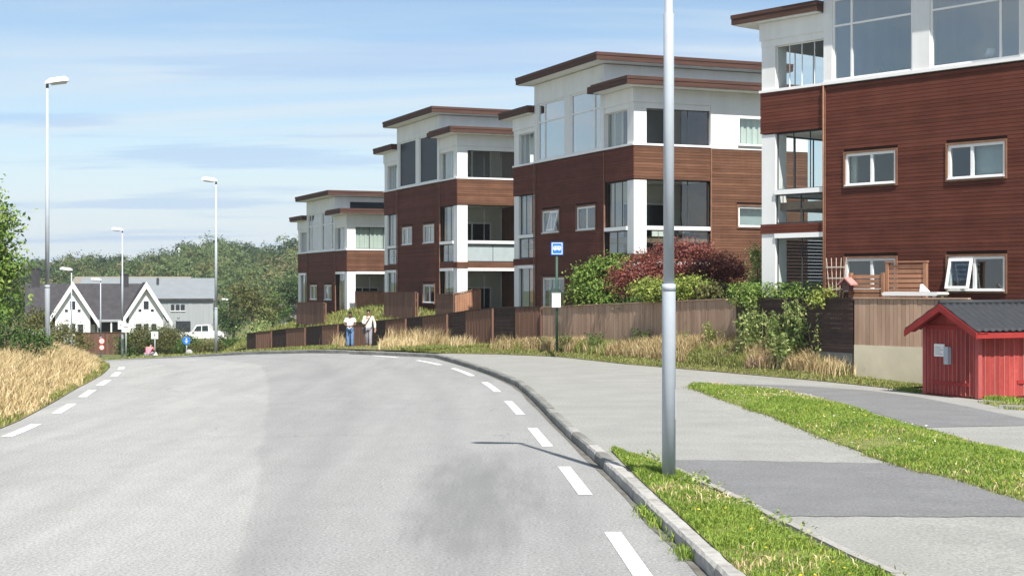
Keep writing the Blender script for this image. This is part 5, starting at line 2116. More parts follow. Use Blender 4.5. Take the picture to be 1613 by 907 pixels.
bag = tag(empty('shoulder_bag', (x, y, pz), -0.05), 'dark shoulder bag with strap worn by the person in the cream jacket', 'bag')
b = MB()
pts = [(0.10, 0.06, 1.50), (0.10, -0.10, 1.48), (0.04, -0.158, 1.37), (-0.05, -0.166, 1.24), (-0.14, -0.165, 1.12), (-0.215, -0.09, 1.00), (-0.22, 0.02, 0.97)]
b.tube(pts, 0.024, 6)
b.build('strap', 'bag_dark', bag, smooth=True)
b = MB()
b.prism([(-0.12, 0.62), (0.12, 0.62), (0.13, 0.9), (0.08, 0.96), (-0.08, 0.96), (-0.13, 0.9)], 'x', -0.31, -0.215)
b.build('pouch', 'bag_dark', bag)

# crouching, seen from behind
J3 = dict(pelvis=(0, 0.05, 0.38), waist=(0, -0.03, 0.50), chest=(0, -0.16, 0.68), neck=(0, -0.26, 0.80), jaw=(0, -0.32, 0.82), head=(0, -0.36, 0.88), crown=(0, -0.36, 0.95),
          shl=(0.19, -0.20, 0.74), shr=(-0.19, -0.20, 0.74), ell=(0.24, -0.40, 0.56), elr=(-0.24, -0.40, 0.56), wrl=(0.14, -0.52, 0.40), wrr=(-0.14, -0.52, 0.40),
          hipl=(0.11, 0.02, 0.34), hipr=(-0.11, 0.02, 0.34), knl=(0.17, -0.36, 0.46), knr=(-0.17, -0.36, 0.46), anl=(0.13, -0.06, 0.08), anr=(-0.13, -0.06, 0.08), toel=(0.15, -0.22, 0.03), toer=(-0.15, -0.22, 0.03),
          face=Vector((0, -0.9, -0.3)))
x, y, z = at(233.5, 566, 99)
person((x, y, z), R(180 - 15), J3, 'person in a pink top crouching at the foot of the hedge', 'skin', 'shirt_pink', 'trousers_grey', 'hair_black', False, 1.0)

# ------------------------------------------------------------------ plants
def leaves(name, pts, size, mat, parent=None, aspect=0.55, up=0.35, droop=0.0, outward=None, ow=1.2):
    """one quad leaf (a kite with four corners) at each point"""
    n_ = len(pts)
    nrm = rng.normal(size=(n_, 3))
    nrm[:, 2] += up * 2
    if outward is not None:
        nrm += outward * ow
    nrm /= np.linalg.norm(nrm, axis=1)[:, None]
    t = rng.normal(size=(n_, 3))
    t -= nrm * (t * nrm).sum(1)[:, None]
    t /= np.linalg.norm(t, axis=1)[:, None]
    s = np.cross(nrm, t)
    sz = size * rng.uniform(0.6, 1.35, n_)[:, None]
    a = pts - t * sz * 0.5
    b_ = pts + s * sz * aspect * 0.5 - nrm * sz * 0.05
    c_ = pts + t * sz * 0.5 - nrm * sz * 0.10
    d_ = pts - s * sz * aspect * 0.5 - nrm * sz * 0.05
    V = np.stack([a, b_, c_, d_], 1).reshape(-1, 3)
    F = np.arange(n_ * 4).reshape(-1, 4)
    return np_mesh(name, V, F, mat, parent)


def clump_points(blobs, n, clump=0.28, per=26, shell=0.45, rg=None):
    """points gathered in small clumps through the volume of ellipsoids (cx,cy,cz,rx,ry,rz)"""
    rg = rg or rng
    B = np.array([q[:6] for q in blobs], float)
    vol = (B[:, 3] * B[:, 4] * B[:, 5]) ** (2 / 3)
    k = max(1, n // per)
    idx = rg.choice(len(B), k, p=vol / vol.sum())
    d = rg.normal(size=(k, 3))
    d /= np.linalg.norm(d, axis=1)[:, None]
    r = (rg.uniform(shell ** 3, 1, k)) ** (1 / 3)
    c_ = B[idx, :3] + d * r[:, None] * B[idx, 3:]
    cs_ = clump * rg.uniform(0.5, 1.4, k)
    P = np.repeat(c_, per, 0) + rg.normal(size=(k * per, 3)) * np.repeat(cs_, per)[:, None] * np.array([1, 1, 0.7])
    O = np.repeat(d, per, 0)
    return P, O


def trunk(parent, h, r, limbs, seed=0, name='trunk', lean=(0, 0), reach=0.62):
    rg = random.Random(seed)
    b = MB()
    pts = [(lean[0] * t * h + rg.uniform(-.04, .04) * h * .3 * t, lean[1] * t * h, h * t) for t in (0, .25, .5, .75, 1)]
    b.tube(pts, [r, r * .85, r * .65, r * .45, r * .15], 9)
    o = b.build(name, 'bark', parent, smooth=True)
    for i in range(limbs):
        t = rg.uniform(.3, .9)
        a = rg.uniform(0, 6.28)
        L = reach * h * rg.uniform(.2, .42) * (1.1 - t * .5)
        p0 = (lean[0] * t * h, lean[1] * t * h, h * t)
        p1 = (p0[0] + math.cos(a) * L * .5, p0[1] + math.sin(a) * L * .5, p0[2] + L * .35)
        p2 = (p0[0] + math.cos(a) * L, p0[1] + math.sin(a) * L, p0[2] + L * .8)
        b = MB()
        b.tube([p0, p1, p2], [r * .4 * (1.1 - t), r * .25 * (1.1 - t), r * .08], 6)
        b.build('limb', 'bark', o, smooth=True)
    return o


def bush(name, label, cat, loc, blobs, n, size, mat, h, r=0.05, limbs=5, clump=0.2, per=20, group=None, crown='crown', shell=0.45, aspect=0.55, seed=1, up=0.35):
    root = tag(empty(name, loc), label, cat, group)
    trunk(root, h, r, limbs, seed, 'trunk' if cat == 'tree' else 'stem')
    P, O = clump_points(blobs, n, clump, per, shell)
    P[:, 2] = np.maximum(P[:, 2], 0.03)
    leaves(crown, P, size, mat, root, aspect=aspect, outward=O, up=up)
    return root


# tree at the left edge, birch like
x, y = -16.25, 46.5
z = Hs(x, y) + 0.35
bl = [(0.1, 0, 2.2, 1.15, 1.1, 1.1), (-0.5, 0, 3.2, 1.2, 1.2, 1.2), (0.2, 0, 3.9, 1.0, 1.0, 1.0), (-0.3, 0, 4.9, 0.9, 0.9, 0.9), (-0.5, 0, 5.9, 0.55, 0.55, 0.7), (-0.2, 0, 1.5, 1.3, 1.1, 0.7), (0.75, 0, 2.9, .6, .6, .5), (-1.6, .4, 3.4, 1.3, 1.3, 1.8)]
bush('birch_tree', 'bright green birch tree at the left edge above the dry grass', 'tree', (x, y, z), bl, 21000, 0.14, 'leaf_fresh', 5.6, 0.11, 9, clump=0.20, per=18, shell=0.3, seed=3)
for i, (px, py, Y, w, h, mt, lab) in enumerate([
        (10, 565, 43, 1.5, 1.5, 'leaf_dark', 'dark green shrub at the left edge under the birch tree'),
        (45, 560, 47, 1.1, 1.1, 'leaf_green', 'green shrub in the dry grass left of the tall lamp pole'),
        (60, 532, 54, 0.9, 1.6, 'leaf_olive', 'pale olive shrub just left of the tall lamp pole'),
        (-30, 560, 44, 1.6, 1.9, 'leaf_green', 'leafy shrub cut by the left edge'),
        (105, 555, 62, 1.4, 1.1, 'leaf_olive', 'low olive shrub right of the tall lamp pole')]):
    x, y, _ = at(px, py, Y)
    z = Hs(x, y) + 0.3
    bush('shrub', lab, 'shrub', (x, y, z), [(0, 0, h * .5, w * .6, w * .6, h * .5), (w * .35, 0, h * .35, w * .4, w * .5, h * .35), (-w * .4, .1, h * .4, w * .4, w * .4, h * .4)], 2600, 0.09, mt, h * .8, 0.04, 5, clump=.14, per=16, seed=i, group='shrubs on the left bank')

# shrubs behind the pale fence
x, y, _ = at(945, 0, 55.0)
bush('leafy_bush', 'bright green leafy bush behind the pale fence left of the red maple', 'bush', (x, y, 0.95), [(0, 0, 1.7, 1.0, 0.7, 0.9), (0.5, 0, 2.2, .75, .6, .55), (-.5, 0, 1.5, .6, .6, .7), (.2, -.2, 1.2, .9, .6, .7)], 9000, 0.12, 'leaf_fresh', 1.6, 0.06, 6, clump=.16, per=14, seed=11)
x, y, _ = at(1066, 0, 52.7)
mb_ = [(0, 0, 1.15, 1.5, 0.9, 0.62), (-1.1, -.1, .75, 1.1, .8, .5), (1.2, 0, 1.0, 1.1, .8, .55), (.2, 0, 1.65, 1.05, .7, .32), (1.9, 0, .75, .6, .6, .45), (-1.75, 0, .45, .6, .6, .45), (-.4, -.3, .6, 1.4, .6, .45)]
bush('red_maple', 'dark red spreading maple behind the pale fence', 'tree', (x, y, 1.0), [(a_, b_, c_ + 1.2, d_ * 1.12, e_ * .8, f_) for a_, b_, c_, d_, e_, f_ in mb_], 22000, 0.10, 'leaf_red', 2.7, 0.08, 9, clump=.15, per=18, seed=12, aspect=0.4, up=0.6)
for i, (px, Y, w, h, mt, lab) in enumerate([
        (1034, 50.0, .9, .75, 'leaf_lime', 'yellow green bush directly behind the near lamp pole, left of its twin'),
        (1088, 49.3, .95, .84, 'leaf_lime', 'yellow green bush right of the near lamp pole under the maple'),
        (1002, 52.6, .55, .75, 'leaf_green', 'small green bush at the foot of the white corner column left of the maple'),
        (1128, 48.6, .6, .55, 'leaf_olive', 'small olive bush between the yellow green bush and the clipped hedge')]):
    x, y, _ = at(px, 0, Y)
    bush('leafy_bush', lab, 'bush', (x, y, 2.02 if px > 1010 else 1.45), [(0, 0, h * .55, w, .7, h * .5), (w * .5, 0, h * .4, w * .5, .5, h * .4)], 4600, 0.10, mt, h * .7, 0.03, 4, clump=.12, per=14, seed=20 + i)
x, y, _ = at(1212, 0, 45.6)
hd_ = tag(empty('clipped_hedge', (x, y, 1.1), 0), 'flat topped green hedge behind the dark fence', 'hedge')
P, O = clump_points([(-0.9 + .3 * i, -.12 * i, 1.2, .34, .5, .42) for i in range(9)], 6500, .09, 16, .5)
P[:, 2] = np.minimum(P[:, 2], 1.55 + rng.normal(0, .03, len(P)))
leaves('foliage', P, 0.075, 'leaf_fresh', hd_, outward=O)
b = MB()
for i in range(8):
    b.tube([(-0.9 + .33 * i, -.13 * i, 0), (-0.9 + .35 * i, -.13 * i + .03, 1.3)], [.02, .008], 5)
b.build('stem', 'bark', hd_)
x, y, _ = at(1193, 0, 46.4)
bush('climbing_plant', 'loose green climber against the white column of the nearest building', 'plant', (x, y, 1.1), [(0, 0, .9, .28, .3, .5), (.05, 0, 1.6, .3, .3, .6), (0.0, 0, 2.3, .2, .2, .45), (-.2, 0, 1.2, .25, .2, .4)], 2600, 0.10, 'leaf_weed', 2.5, 0.03, 6, clump=.12, per=10, seed=31)
x, y = local(P4_, ANG4, 3.75, -1.65)
bush('garden_flower', 'yellow green flowering plant at the foot of the white trellis', 'plant', (x, y, 1.75), [(0, 0, .52, .36, .2, .26), (-.3, 0, .45, .22, .2, .2)], 700, 0.085, 'leaf_lime', .7, 0.02, 4, clump=.1, per=10, seed=33)
# flower pots on the sill inside the top window
for i in range(3):
    x, y = local(P4_, ANG4, 4.0 + .42 * i, 0.55)
    r_ = tag(empty('potted_plant', (x, y, 8.31 - 0.02)), ['leftmost potted plant inside the tall top window', 'middle potted plant inside the tall top window', 'rightmost potted plant inside the tall top window'][i], 'potted plant', 'potted plants inside the top window')
    b = MB()
    b.tube([(0, 0, -0.28), (0, 0, 0.12)], [.06, .085], 10)
    b.build('pot', 'concrete', r_)
    P, O = clump_points([(0, 0, .26, .16, .16, .16)], 120, .06, 8)
    leaves('foliage', P, 0.06, 'leaf_weed', r_)
    b = MB()
    b.box(-0.16, 0.16, -.1, .1, -0.32, -0.281)
    b.build('shelf', 'white_frame', r_)


# tall weeds in front of the dark fence, each one a plant
def weed(px, Y, h, n, mat, lab, spread=0.22, stems=5, size=0.11, seed=0, base=None, name='tall_weed'):
    x, y, _ = at(px, 0, Y)
    rg = np.random.default_rng(seed)
    z = base if base is not None else HPs(x, y) + 0.3
    root = tag(empty(name, (x, y, z)), lab, 'weed', 'weeds along the fences')
    allp = []
    b = MB()
    for s_ in range(stems):
        a = rg.uniform(0, 6.28)
        rad = spread * rg.uniform(.1, 1)
        hh = h * rg.uniform(.65, 1)
        top = np.array([math.cos(a) * (rad + .25 * hh * rg.uniform(-.1, .5)), math.sin(a) * rad, hh])
        bot = np.array([math.cos(a) * rad * .5, math.sin(a) * rad * .5, -0.1])
        b.tube([tuple(bot), tuple((bot + top) / 2 + rg.normal(0, .03, 3)), tuple(top)], [.012, .009, .003], 5)
        k = max(4, n // stems)
        t = rg.uniform(.12, 1, k)[:, None]
        allp.append(bot * (1 - t) + top * t + rg.normal(size=(k, 3)) * np.array([.10, .10, .05]) * (1.15 - t * .7))
    b.build('stem', 'leaf_weed', root)
    stuff(leaves('leaf_mass', np.concatenate(allp), size, mat, root, aspect=.42, up=.5))
    return root


WL = ['tall leafy weed at the left end of the dark fence', 'slender tall weed against the dark fence', 'broad green weed in the middle of the dark fence', 'tallest leafy weed in front of the dark fence',
      'bushy weed with pale leaves right of the tallest weed', 'low broad weed at the foot of the tall ones', 'leafy weed nearest to the concrete wall']
for i, (px, Y, h, n_, base) in enumerate([(1178, 44.6, 1.45, 240, .55), (1192, 44.8, 1.75, 220, .6), (1222, 43.6, 1.35, 330, .5), (1246, 43.2, 1.75, 420, .45), (1270, 42.7, 1.8, 420, .4), (1235, 42.6, 0.95, 380, .35), (1292, 42.2, 1.5, 330, .35)]):
    weed(px, Y, h, int(n_ * 2.4), 'leaf_weed', WL[i], spread=.42, stems=13, size=.125, seed=40 + i, base=base)
for i, (px, Y, h, lab, mt) in enumerate([(893, 53.3, .62, 'small green weed just right of the bus stop post', 'leaf_green'), (938, 52.2, .6, 'small green weed against the pale fence left of the lamp pole', 'leaf_green'),
                                          (1012, 50.3, .8, 'green weed against the pale fence just left of the lamp pole', 'leaf_green'), (1075, 48.7, .65, 'green weed against the pale fence just right of the lamp pole', 'leaf_weed'),
                                          (1125, 46.8, .85, 'yellowish weed at the right end of the pale fence', 'leaf_lime'), (866, 54.6, .5, 'small green weed just left of the bus stop post', 'leaf_green')]):
    x, y, _ = at(px, 0, Y)
    weed(px, Y, h, 420, mt, lab, spread=.38, stems=10, seed=60 + i, size=.085, base=0.2 + (57 - Y) * .045)


# ------------------------------------------------------------------ grasses
def blades(name, pts, hgt, width, mat, lean=0.35, label=None, cat=None, parent=None, top=None):
    n_ = len(pts)
    h = hgt * rng.uniform(.55, 1.25, n_) if np.isscalar(hgt) else hgt * rng.uniform(.7, 1.2, n_)
    a = rng.uniform(0, 2 * np.pi, n_)
    w_ = width * rng.uniform(.6, 1.3, n_)
    side = np.stack([np.cos(a), np.sin(a), np.zeros(n_)], 1) * w_[:, None] * .5
    ln = rng.normal(0, lean, (n_, 2)) + np.array([0.12, 0.0])
    mid = pts + np.stack([ln[:, 0] * h * .3, ln[:, 1] * h * .3, h * .6], 1)
    tip = pts + np.stack([ln[:, 0] * h, ln[:, 1] * h, h * (1 - .25 * np.abs(ln).sum(1).clip(0, 1))], 1)
    V = np.stack([pts - side, pts + side, mid + side * .8, mid - side * .8, tip], 1).reshape(-1, 3)
    k = np.arange(n_)[:, None] * 5
    F = np.concatenate([k + np.array([[0, 1, 2]]), k + np.array([[0, 2, 3]]), k + np.array([[3, 2, 4]])])
    o = np_mesh(name, V, F, mat, parent)
    return stuff(o, label, cat)


def scatter_grid(P, n, keep=None):
    """random points on a (rows, cols, 3) patch grid, by area"""
    a, b_, c_, d_ = P[:-1, :-1], P[1:, :-1], P[1:, 1:], P[:-1, 1:]
    area = (np.linalg.norm(np.cross(b_ - a, d_ - a), axis=2) + np.linalg.norm(np.cross(b_ - c_, d_ - c_), axis=2)).ravel()
    idx = rng.choice(len(area), n, p=area / area.sum())
    u, v = rng.random(n)[:, None], rng.random(n)[:, None]
    f = lambda q: q.reshape(-1, 3)[idx]
    out = (f(a) * (1 - u) + f(b_) * u) * (1 - v) + (f(d_) * (1 - u) + f(c_) * u) * v
    return out


def field(x, y, s, seed):
    """cheap smooth noise for patchy growth"""
    rg = np.random.default_rng(seed)
    out = np.zeros_like(x)
    for k in range(5):
        a, ph, f = rg.uniform(0, 6.28), rg.uniform(0, 6.28), s * 1.6 ** k
        out += np.sin((x * math.cos(a) + y * math.sin(a)) * f + ph) / 1.25 ** k
    return out / 3.4


# dry grass on the left bank
P = scatter_grid(LBP[:, 0:7], 190000)
P = P[(P[:, 1] > 15) & (P[:, 0] > -24)]
off = np.interp(P[:, 1], [q[1] for q in LEFT], [q[0] for q in LEFT]) - P[:, 0]
g = field(P[:, 0], P[:, 1], .8, 1)
edge = (off < 0.18 + .3 * g)
far_ = P[:, 1] > 20
hh = np.interp(off, [0.1, 0.5, 1.2, 2.5, 6, 12], [.10, .30, .52, .68, .72, .6]) * (1 + .18 * g)
blades('dry_grass', P[~edge], hh[~edge], 0.022, 'grass_dry', .30, 'straw coloured long dry grass on the left bank', 'grass')
blades('edge_grass', P[edge], hh[edge] * 1.0, 0.02, 'grass_bank', .4, 'short green brown grass along the left road edge', 'grass')

# verge in front of the fences
VP = VERGE_P
P = np.concatenate([scatter_grid(VP[:26], 22000), scatter_grid(VP[20:], 46000)])
g = field(P[:, 0], P[:, 1], 1.1, 4)
pathd = P[:, 2] - HP(P[:, 0], P[:, 1])
right = P[:, 1] < 57.5
low = right & (pathd < 0.16 + 0.05 * g)
gp = ~low & right
dry = gp & (g > -.25)
gp = gp & ~dry
far_l = ~right
blades('dry_grass', P[dry], 0.42, 0.02, 'grass_rust', .35, 'tawny dry grass on the verge below the pale fence', 'grass')
blades('verge_grass', P[gp], 0.30, 0.02, 'grass_bank', .35, 'olive green grass among the tawny grass below the pale fence', 'grass')
blades('path_edge_grass', P[low], 0.08, 0.02, 'grass_bank', .5, 'short green grass along the far edge of the footpath', 'grass')
g2 = field(P[:, 0], P[:, 1], .35, 8)
walk = (P[:, 0] < -5.5) & (P[:, 1] > 60) & (np.abs(806.5 + 2400 * P[:, 0] / P[:, 1] - 566) < 34)
P[walk, 2] -= 0.10
near_f = ~walk & far_l & (P[:, 1] < 70) & (P[:, 0] < -1.5)
blades('roadside_grass', P[far_l & ~(near_f & (g2 > .1))], 0.16, 0.03, 'grass_bank', .4, 'short grass between the far kerb and the panel fence', 'grass')
blades('dry_grass', P[near_f & (g2 > .1)], 0.45, 0.028, 'grass_dry', .35, 'tall tawny grass in front of the panel fence', 'grass')
# dry tufts
TL = [(730, 58.5, 'pale tuft of dry grass below the panel fence'), (798, 56.0, 'pale tuft of dry grass at the end of the footpath'), (625, 68, 'tall dry tuft beside the person in the cream jacket'), (648, 66.5, 'tall feathery dry tuft in front of the panel fence'),
      (665, 65.5, 'rusty dry tuft near the start of the kerb bend'), (1322, 41.0, 'dry tuft leaning on the end of the concrete wall'), (1335, 40.6, 'small dry tuft at the corner of the concrete wall'), (690, 62, 'short dry tuft behind the kerb bend'), (535, 80, 'thin dry tuft left of the person in white')]
for i, (px, Y, lab) in enumerate(TL):
    x, y, _ = at(px, 0, Y)
    z = (Hs(x, y) + .12) if Y > 57 else (.16 if Y > 50 else .06)
    k = 200
    pp = np.stack([rng.normal(x, .28, k), rng.normal(y, .28, k), np.full(k, z)], 1)
    root = tag(empty('grass_tuft', (x, y, z)), lab, 'grass tuft', 'dry grass tufts')
    o = blades('blades', pp - np.array([x, y, z]), 0.85 if Y > 60 else .62, 0.02, 'grass_rust' if i % 2 else 'grass_dry', .28, parent=root)
# purple heather patch
for i, (px, Y, w, lab) in enumerate([(1212, 43.4, .55, 'faded purple heather clump below the tall weeds'), (1150, 45.0, .5, 'greyish purple heather clump left of the tall weeds')]):
    x, y, _ = at(px, 0, Y)
    root = tag(empty('heather', (x, y, .25)), lab, 'heather', 'heather clumps')
    P, O = clump_points([(0, 0, .18, w, .4, .2)], 1100, .08, 12)
    leaves('flower_mass', P, .05, 'heather', root)
    b = MB()
    for k in range(10):
        b.tube([(random.uniform(-w, w) * .6, random.uniform(-.2, .2), -.1), (random.uniform(-w, w) * .8, random.uniform(-.3, .3), .3)], [.008, .004], 4)
    b.build('stem', 'bark', root)

# mown strips
def strip_points(A, B, n, bulge, z_off):
    a, c_ = resample(A, 90), resample(B, 90)
    t = np.linspace(0, 1, 9)[None, :, None]
    P = a[:, None] * (1 - t) + c_[:, None] * t
    Z = HP(P[..., 0], P[..., 1]) + z_off + bulge * np.sin(np.pi * t[..., 0])
    return scatter_grid(np.concatenate([P, Z[..., None]], 2), n)


P = strip_points(S1A, S1B, 60000, .04, .01)
g = field(P[:, 0], P[:, 1], 1.7, 12)
kp = g + rng.normal(0, .45, len(g)) > -.4
P, g = P[kp], g[kp]
blades('strip_grass', P, (.062 + .05 * g).clip(.022, .2), .010, 'grass_green', .55, 'green grass on the strip between kerb and footpath', 'grass')
P = strip_points(S2A, S2B, 110000, .10, .01)
g = field(P[:, 0], P[:, 1], .9, 13)
kp = g + rng.normal(0, .45, len(g)) > -.5
P, g = P[kp], g[kp]
blades('island_grass', P, (.06 + .045 * g).clip(.022, .2), .011, 'grass_green', .5, 'green grass on the island between the two paths', 'grass')
# stray blades creeping over the asphalt edges
for A_, n_, lab in ((S2A, 2600, 'stray grass along the left edge of the grass island'), (S2B, 1600, 'stray grass along the right edge of the grass island'), (S1B, 900, 'stray grass along the path edging')):
    q_ = resample(A_, 400)
    k_ = rng.integers(0, 400, n_)
    xx, yy = q_[k_, 0] + rng.normal(0, .07, n_), q_[k_, 1] + rng.normal(0, .05, n_)
    blades('edge_blades', np.stack([xx, yy, HP(xx, yy) + .005], 1), .055, .012, 'grass_bank', .8, lab, 'grass')
# straw among it
P = strip_points(S1A, S1B, 8000, .04, .01)
P = P[field(P[:, 0], P[:, 1], 1.3, 15) + rng.normal(0, .35, len(P)) > .5]
blades('strip_straw', P, .09, .012, 'grass_dry', .7, 'dry blades scattered in the strip beside the kerb', 'grass')
P = strip_points(S2A, S2B, 17000, .10, .01)
P = P[field(P[:, 0], P[:, 1], 1.0, 16) + rng.normal(0, .35, len(P)) > .55]
blades('island_straw', P, .085, .013, 'grass_dry', .7, 'dry blades scattered on the grass island', 'grass')
for nm, A_, B_, n_, mt, lab in (('clover_flowers', S2A, S2B, 260, 'flower_white', 'small white flowers dotted on the grass island'), ('yellow_flowers', S2A, S2B, 240, 'flower_yellow', 'small yellow flowers dotted on the grass island'),
                                ('yellow_flowers', S1A, S1B, 60, 'flower_yellow', 'small yellow flowers in the strip beside the kerb')):
    P = strip_points(A_, B_, n_ * 3, .06, .09)
    P = P[field(P[:, 0], P[:, 1], 1.2, len(lab)) > .1]
    stuff(leaves(nm, P, .03, mt, aspect=1.0, up=1.5), lab, 'flowers')
# taller leafy bits round the lamp pole and along the edging
k = 900
yy = rng.uniform(14.5, 22, k)
xx = np.interp(-yy, [-q[1] for q in S1B], [q[0] for q in S1B]) + rng.normal(-.05, .10, k)
P = np.stack([xx, yy, HP(xx, yy) + rng.uniform(.02, .16, k)], 1)
P = P[field(P[:, 0], P[:, 1], 2.3, 21) > .1]
stuff(leaves('edging_weeds', P, .055, 'leaf_weed', up=.8), 'little leafy weeds growing over the path edging', 'weeds')
# clumps in the kerb gutter
k = 420
P = np.concatenate([np.stack([rng.normal(1.42, .06, k), rng.uniform(13.9, 17.2, k), np.full(k, .005)], 1)])
P[:, 0] = np.interp(P[:, 1], [q[1] for q in KERB], [q[0] for q in KERB]) - np.abs(rng.normal(.05, .05, k))
P = P[field(P[:, 0], P[:, 1], 2.5, 23) > -.2]
blades('gutter_grass', P, .13, .013, 'grass_green', .7, 'tufts of grass growing in the gutter at the kerb', 'grass')
# bank behind the panel fence
P = scatter_grid(GP[:, 0:7], 60000)
P = P[(P[:, 1] > 58)]
blades('bank_grass', P, .22, .04, 'grass_bank', .4, 'rough green grass on the bank behind the panel fence', 'grass')
# verge by the shed
k = 2600
t = rng.random(k)
xx = 9.5 + 1.9 * t + rng.normal(0, .12, k)
yy = 37.3 - 3.9 * t + rng.normal(0, .14, k) - .15
P = np.stack([xx, yy, HP(xx, yy) + .0], 1)
blades('shed_grass', P, .12, .016, 'grass_green', .5, 'grass at the foot of the concrete wall and the red shed', 'grass')
k = 5000
P = np.stack([rng.uniform(10.2, 14, k), rng.uniform(31.4, 33.4, k), np.zeros(k)], 1)
P[:, 1] += -.38 * (P[:, 0] - 10.2)
P[:, 2] = HP(P[:, 0], P[:, 1])
blades('shed_lawn', P, .08, .016, 'grass_bank', .5, 'thin grass in front of the long side of the shed', 'grass')

# ------------------------------------------------------------------ trees and hedges in the distance
def far_tree(px, py_base, Y, w, h, mat, label, n=1500, seed=0, size=.34, name='broadleaf_tree', base=None, low=False):
    x, y, z = at(px, py_base, Y)
    if base is not None:
        z = base
    rg = np.random.default_rng(seed)
    bl = []
    for k in range(9):
        a, r = rg.uniform(0, 6.28), rg.uniform(0, .55)
        zc = rg.uniform(.12, .78) if low else rg.uniform(.35, .85)
        bl.append((math.cos(a) * r * w * .5, math.sin(a) * r * w * .5, h * zc, w * .5 * rg.uniform(.35, .6), w * .5 * rg.uniform(.35, .6), h * (rg.uniform(.2, .3) if low else rg.uniform(.14, .24))))
    root = tag(empty(name, (x, y, z)), label, 'tree', 'trees beyond the road')
    trunk(root, h * .8, .12 + h * .012, 5, seed)
    P, O = clump_points(bl, n, .32, 18, .4, rg)
    P[:, 2] = np.maximum(P[:, 2], h * .08)
    leaves('crown', P, size, mat, root, outward=O, ow=2.0)
    return root


far_tree(398, 545, 150, 6.6, 6.8, 'leaf_olive', 'large olive green tree behind the far end of the panel fence', 3200, 71, .26)
far_tree(430, 540, 165, 5.0, 6.0, 'leaf_green', 'green tree close to the farthest apartment building', 2200, 72, .26)
far_tree(368, 545, 158, 4.0, 5.0, 'leaf_dark', 'dark tree just right of the lamp pole by the far kerb', 1700, 73, .26)
far_tree(400, 556, 128, 3.2, 2.6, 'leaf_weed', 'pale green bush at the far end of the panel fence', 1400, 74, .18)
far_tree(455, 535, 175, 5.5, 7.5, 'leaf_dark', 'dark tree beside the roof of the small far house', 2000, 75, .28)
far_tree(352, 540, 200, 5, 6.5, 'leaf_green', 'green tree right behind the end of the grey house', 1800, 76, .28)
far_tree(30, 530, 175, 6, 6, 'leaf_dark', 'dark tree left of the white gabled house', 1800, 77, .28)
far_tree(60, 545, 120, 4, 3.0, 'leaf_olive', 'olive bush at the left end of the white gabled house', 1300, 78, .18)
far_tree(95, 550, 118, 4, 1.9, 'leaf_olive', 'low olive bush under the left white gable', 1200, 79, .16)
# hedge by the road: bushes one by one
HB = [(203, 561, 108, 2.0, 1.9, 'hedge bush at the left end of the roadside hedge, beside the tall lamp pole'), (217, 561, 108, 2.2, 2.1, 'second hedge bush from the left, beside the person in pink'), (232, 560, 109, 2.4, 2.3, 'hedge bush directly above the person in pink'),
      (247, 560, 109, 2.4, 2.5, 'hedge bush behind the white square sign on its own post'), (262, 560, 108, 2.4, 2.3, 'tall hedge bush midway between white square sign and round blue sign'), (277, 560, 107, 2.3, 2.0, 'hedge bush left of the round blue sign'),
      (293, 561, 106, 2.2, 1.3, 'hedge bush directly behind the round blue sign'), (309, 561, 106, 2.2, .95, 'low hedge bush right of the grey marker stone'), (325, 560, 105, 2.0, .8, 'low hedge bush in front of the white pickup truck'),
      (372, 556, 104, 2.4, 1.0, 'low bush right of the far kerb lamp pole'), (354, 558, 104, 2.0, .95, 'small bush at the foot of the far kerb lamp pole')]
for i, (px, py, Y, w, h, lab) in enumerate(HB):
    far_tree(px, py, Y, w, h, 'leaf_olive' if i % 3 else 'leaf_green', lab, 3000, 90 + i, .12, name='hedge_bush', low=True)

# wooded hill
def skyline(px):
    return np.interp(px, [-200, 50, 100, 150, 180, 210, 240, 280, 320, 345, 375, 400, 430, 460, 480, 520, 700, 1100], [404, 405, 404, 402, 398, 392, 385, 377, 372, 371, 378, 386, 380, 368, 366, 372, 395, 410])


RY = 470.0


def hill_z(x, y):
    x, y = np.asarray(x, float), np.asarray(y, float)
    px = 806.5 + 2400 * x / y
    crest = CAM_H + (453.5 - skyline(px)) / 2400 * RY - 8.6
    t = np.clip((y - 235) / (RY - 235), 0, 1)
    t = t * t * (3 - 2 * t)
    back = np.clip((y - RY) / 500, 0, 1)
    bump = 1.2 * np.sin(x * .11 + y * .05) + .9 * np.sin(x * .07 - y * .09)
    return -4.2 + (crest + 4.2) * t * (1 - back) + bump * t


hx_ = np.arange(-330, 121, 7.5)
hy_ = np.r_[np.arange(228, 500, 8), 560, 660, 800, 1000]
HX, HY = np.meshgrid(hx_, hy_, indexing='ij')
V = np.stack([HX, HY, hill_z(HX, HY)], 2).reshape(-1, 3)
ii = (np.arange(len(hx_) - 1)[:, None] * len(hy_) + np.arange(len(hy_) - 1)[None]).ravel()
structure(np_mesh('hill', V, np.stack([ii, ii + len(hy_), ii + len(hy_) + 1, ii + 1], 1), 'meadow', smooth=True))
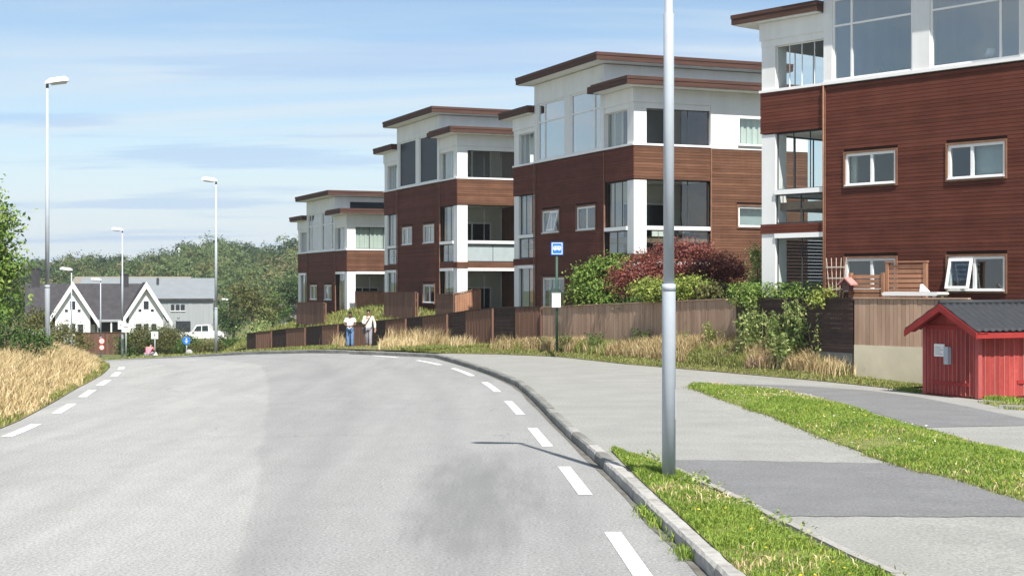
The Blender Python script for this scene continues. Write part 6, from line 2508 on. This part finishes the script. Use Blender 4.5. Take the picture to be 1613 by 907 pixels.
# the wood on it: one mass of small crowns, in four tones
protos = []
for s_ in range(6):
    rg = np.random.default_rng(200 + s_)
    bl = [(rg.normal(0, .28), rg.normal(0, .28), rg.uniform(.35, .85), rg.uniform(.28, .42), rg.uniform(.28, .42), rg.uniform(.14, .26)) for _ in range(6)]
    P, O = clump_points(bl, 330, .075, 10, .4, rg)
    protos.append((P, O))
nt = 2300
tx = rng.uniform(-300, 40, nt)
ty = 240 + 250 * rng.random(nt) ** 0.8
keep = (tx / ty > -.5) & (tx / ty < 0.05)
tx, ty = tx[keep], ty[keep]
tz_ = hill_z(tx, ty)
fld = field(tx, ty, .035, 44) + rng.normal(0, .35, len(tx))
for q, (lo, hi, mt, lab) in enumerate([(-9, -.35, 'wood_dark', 'dark green trees massed on the far hill'), (-.35, .1, 'wood_green', 'mid green trees massed on the far hill'), (.1, .5, 'wood_olive', 'olive trees massed on the far hill'), (.5, 9, 'wood_green', 'lighter trees scattered over the far hill')]):
    P_, O_ = [], []
    for i in np.nonzero((fld > lo) & (fld <= hi))[0]:
        p, o_ = protos[rng.integers(6)]
        hh = rng.uniform(4.5, 8.5)
        ww = hh * rng.uniform(.75, 1.15)
        a = rng.uniform(0, 6.28)
        ca, sa = math.cos(a), math.sin(a)
        P_.append(np.stack([(p[:, 0] * ca - p[:, 1] * sa) * ww + tx[i], (p[:, 0] * sa + p[:, 1] * ca) * ww + ty[i], p[:, 2] * hh + tz_[i] - .3], 1))
        O_.append(np.stack([o_[:, 0] * ca - o_[:, 1] * sa, o_[:, 0] * sa + o_[:, 1] * ca, o_[:, 2]], 1))
    if P_:
        stuff(leaves('wood', np.concatenate(P_), 0.55, mt, outward=np.concatenate(O_), aspect=.7, ow=2.6, up=.6), lab, 'wood')

# ------------------------------------------------------------------ thin summer haze
b = MB()
b.box(-420, 300, -60, 1150, -6.5, 40)
hz_m = bpy.data.materials.new('haze')
hz_m.use_nodes = True
hz_m.node_tree.nodes.clear()
ho_ = hz_m.node_tree.nodes.new('ShaderNodeOutputMaterial')
hv = hz_m.node_tree.nodes.new('ShaderNodeVolumePrincipled')
hv.inputs['Color'].default_value = (0.78, 0.86, 0.95, 1)
hv.inputs['Density'].default_value = 0.00024
hv.inputs['Anisotropy'].default_value = 0.2
hz_m.node_tree.links.new(hv.outputs[0], ho_.inputs['Volume'])
MATS['haze'] = hz_m
stuff(b.build('haze', 'haze'), 'thin pale summer haze over the whole place', 'haze')
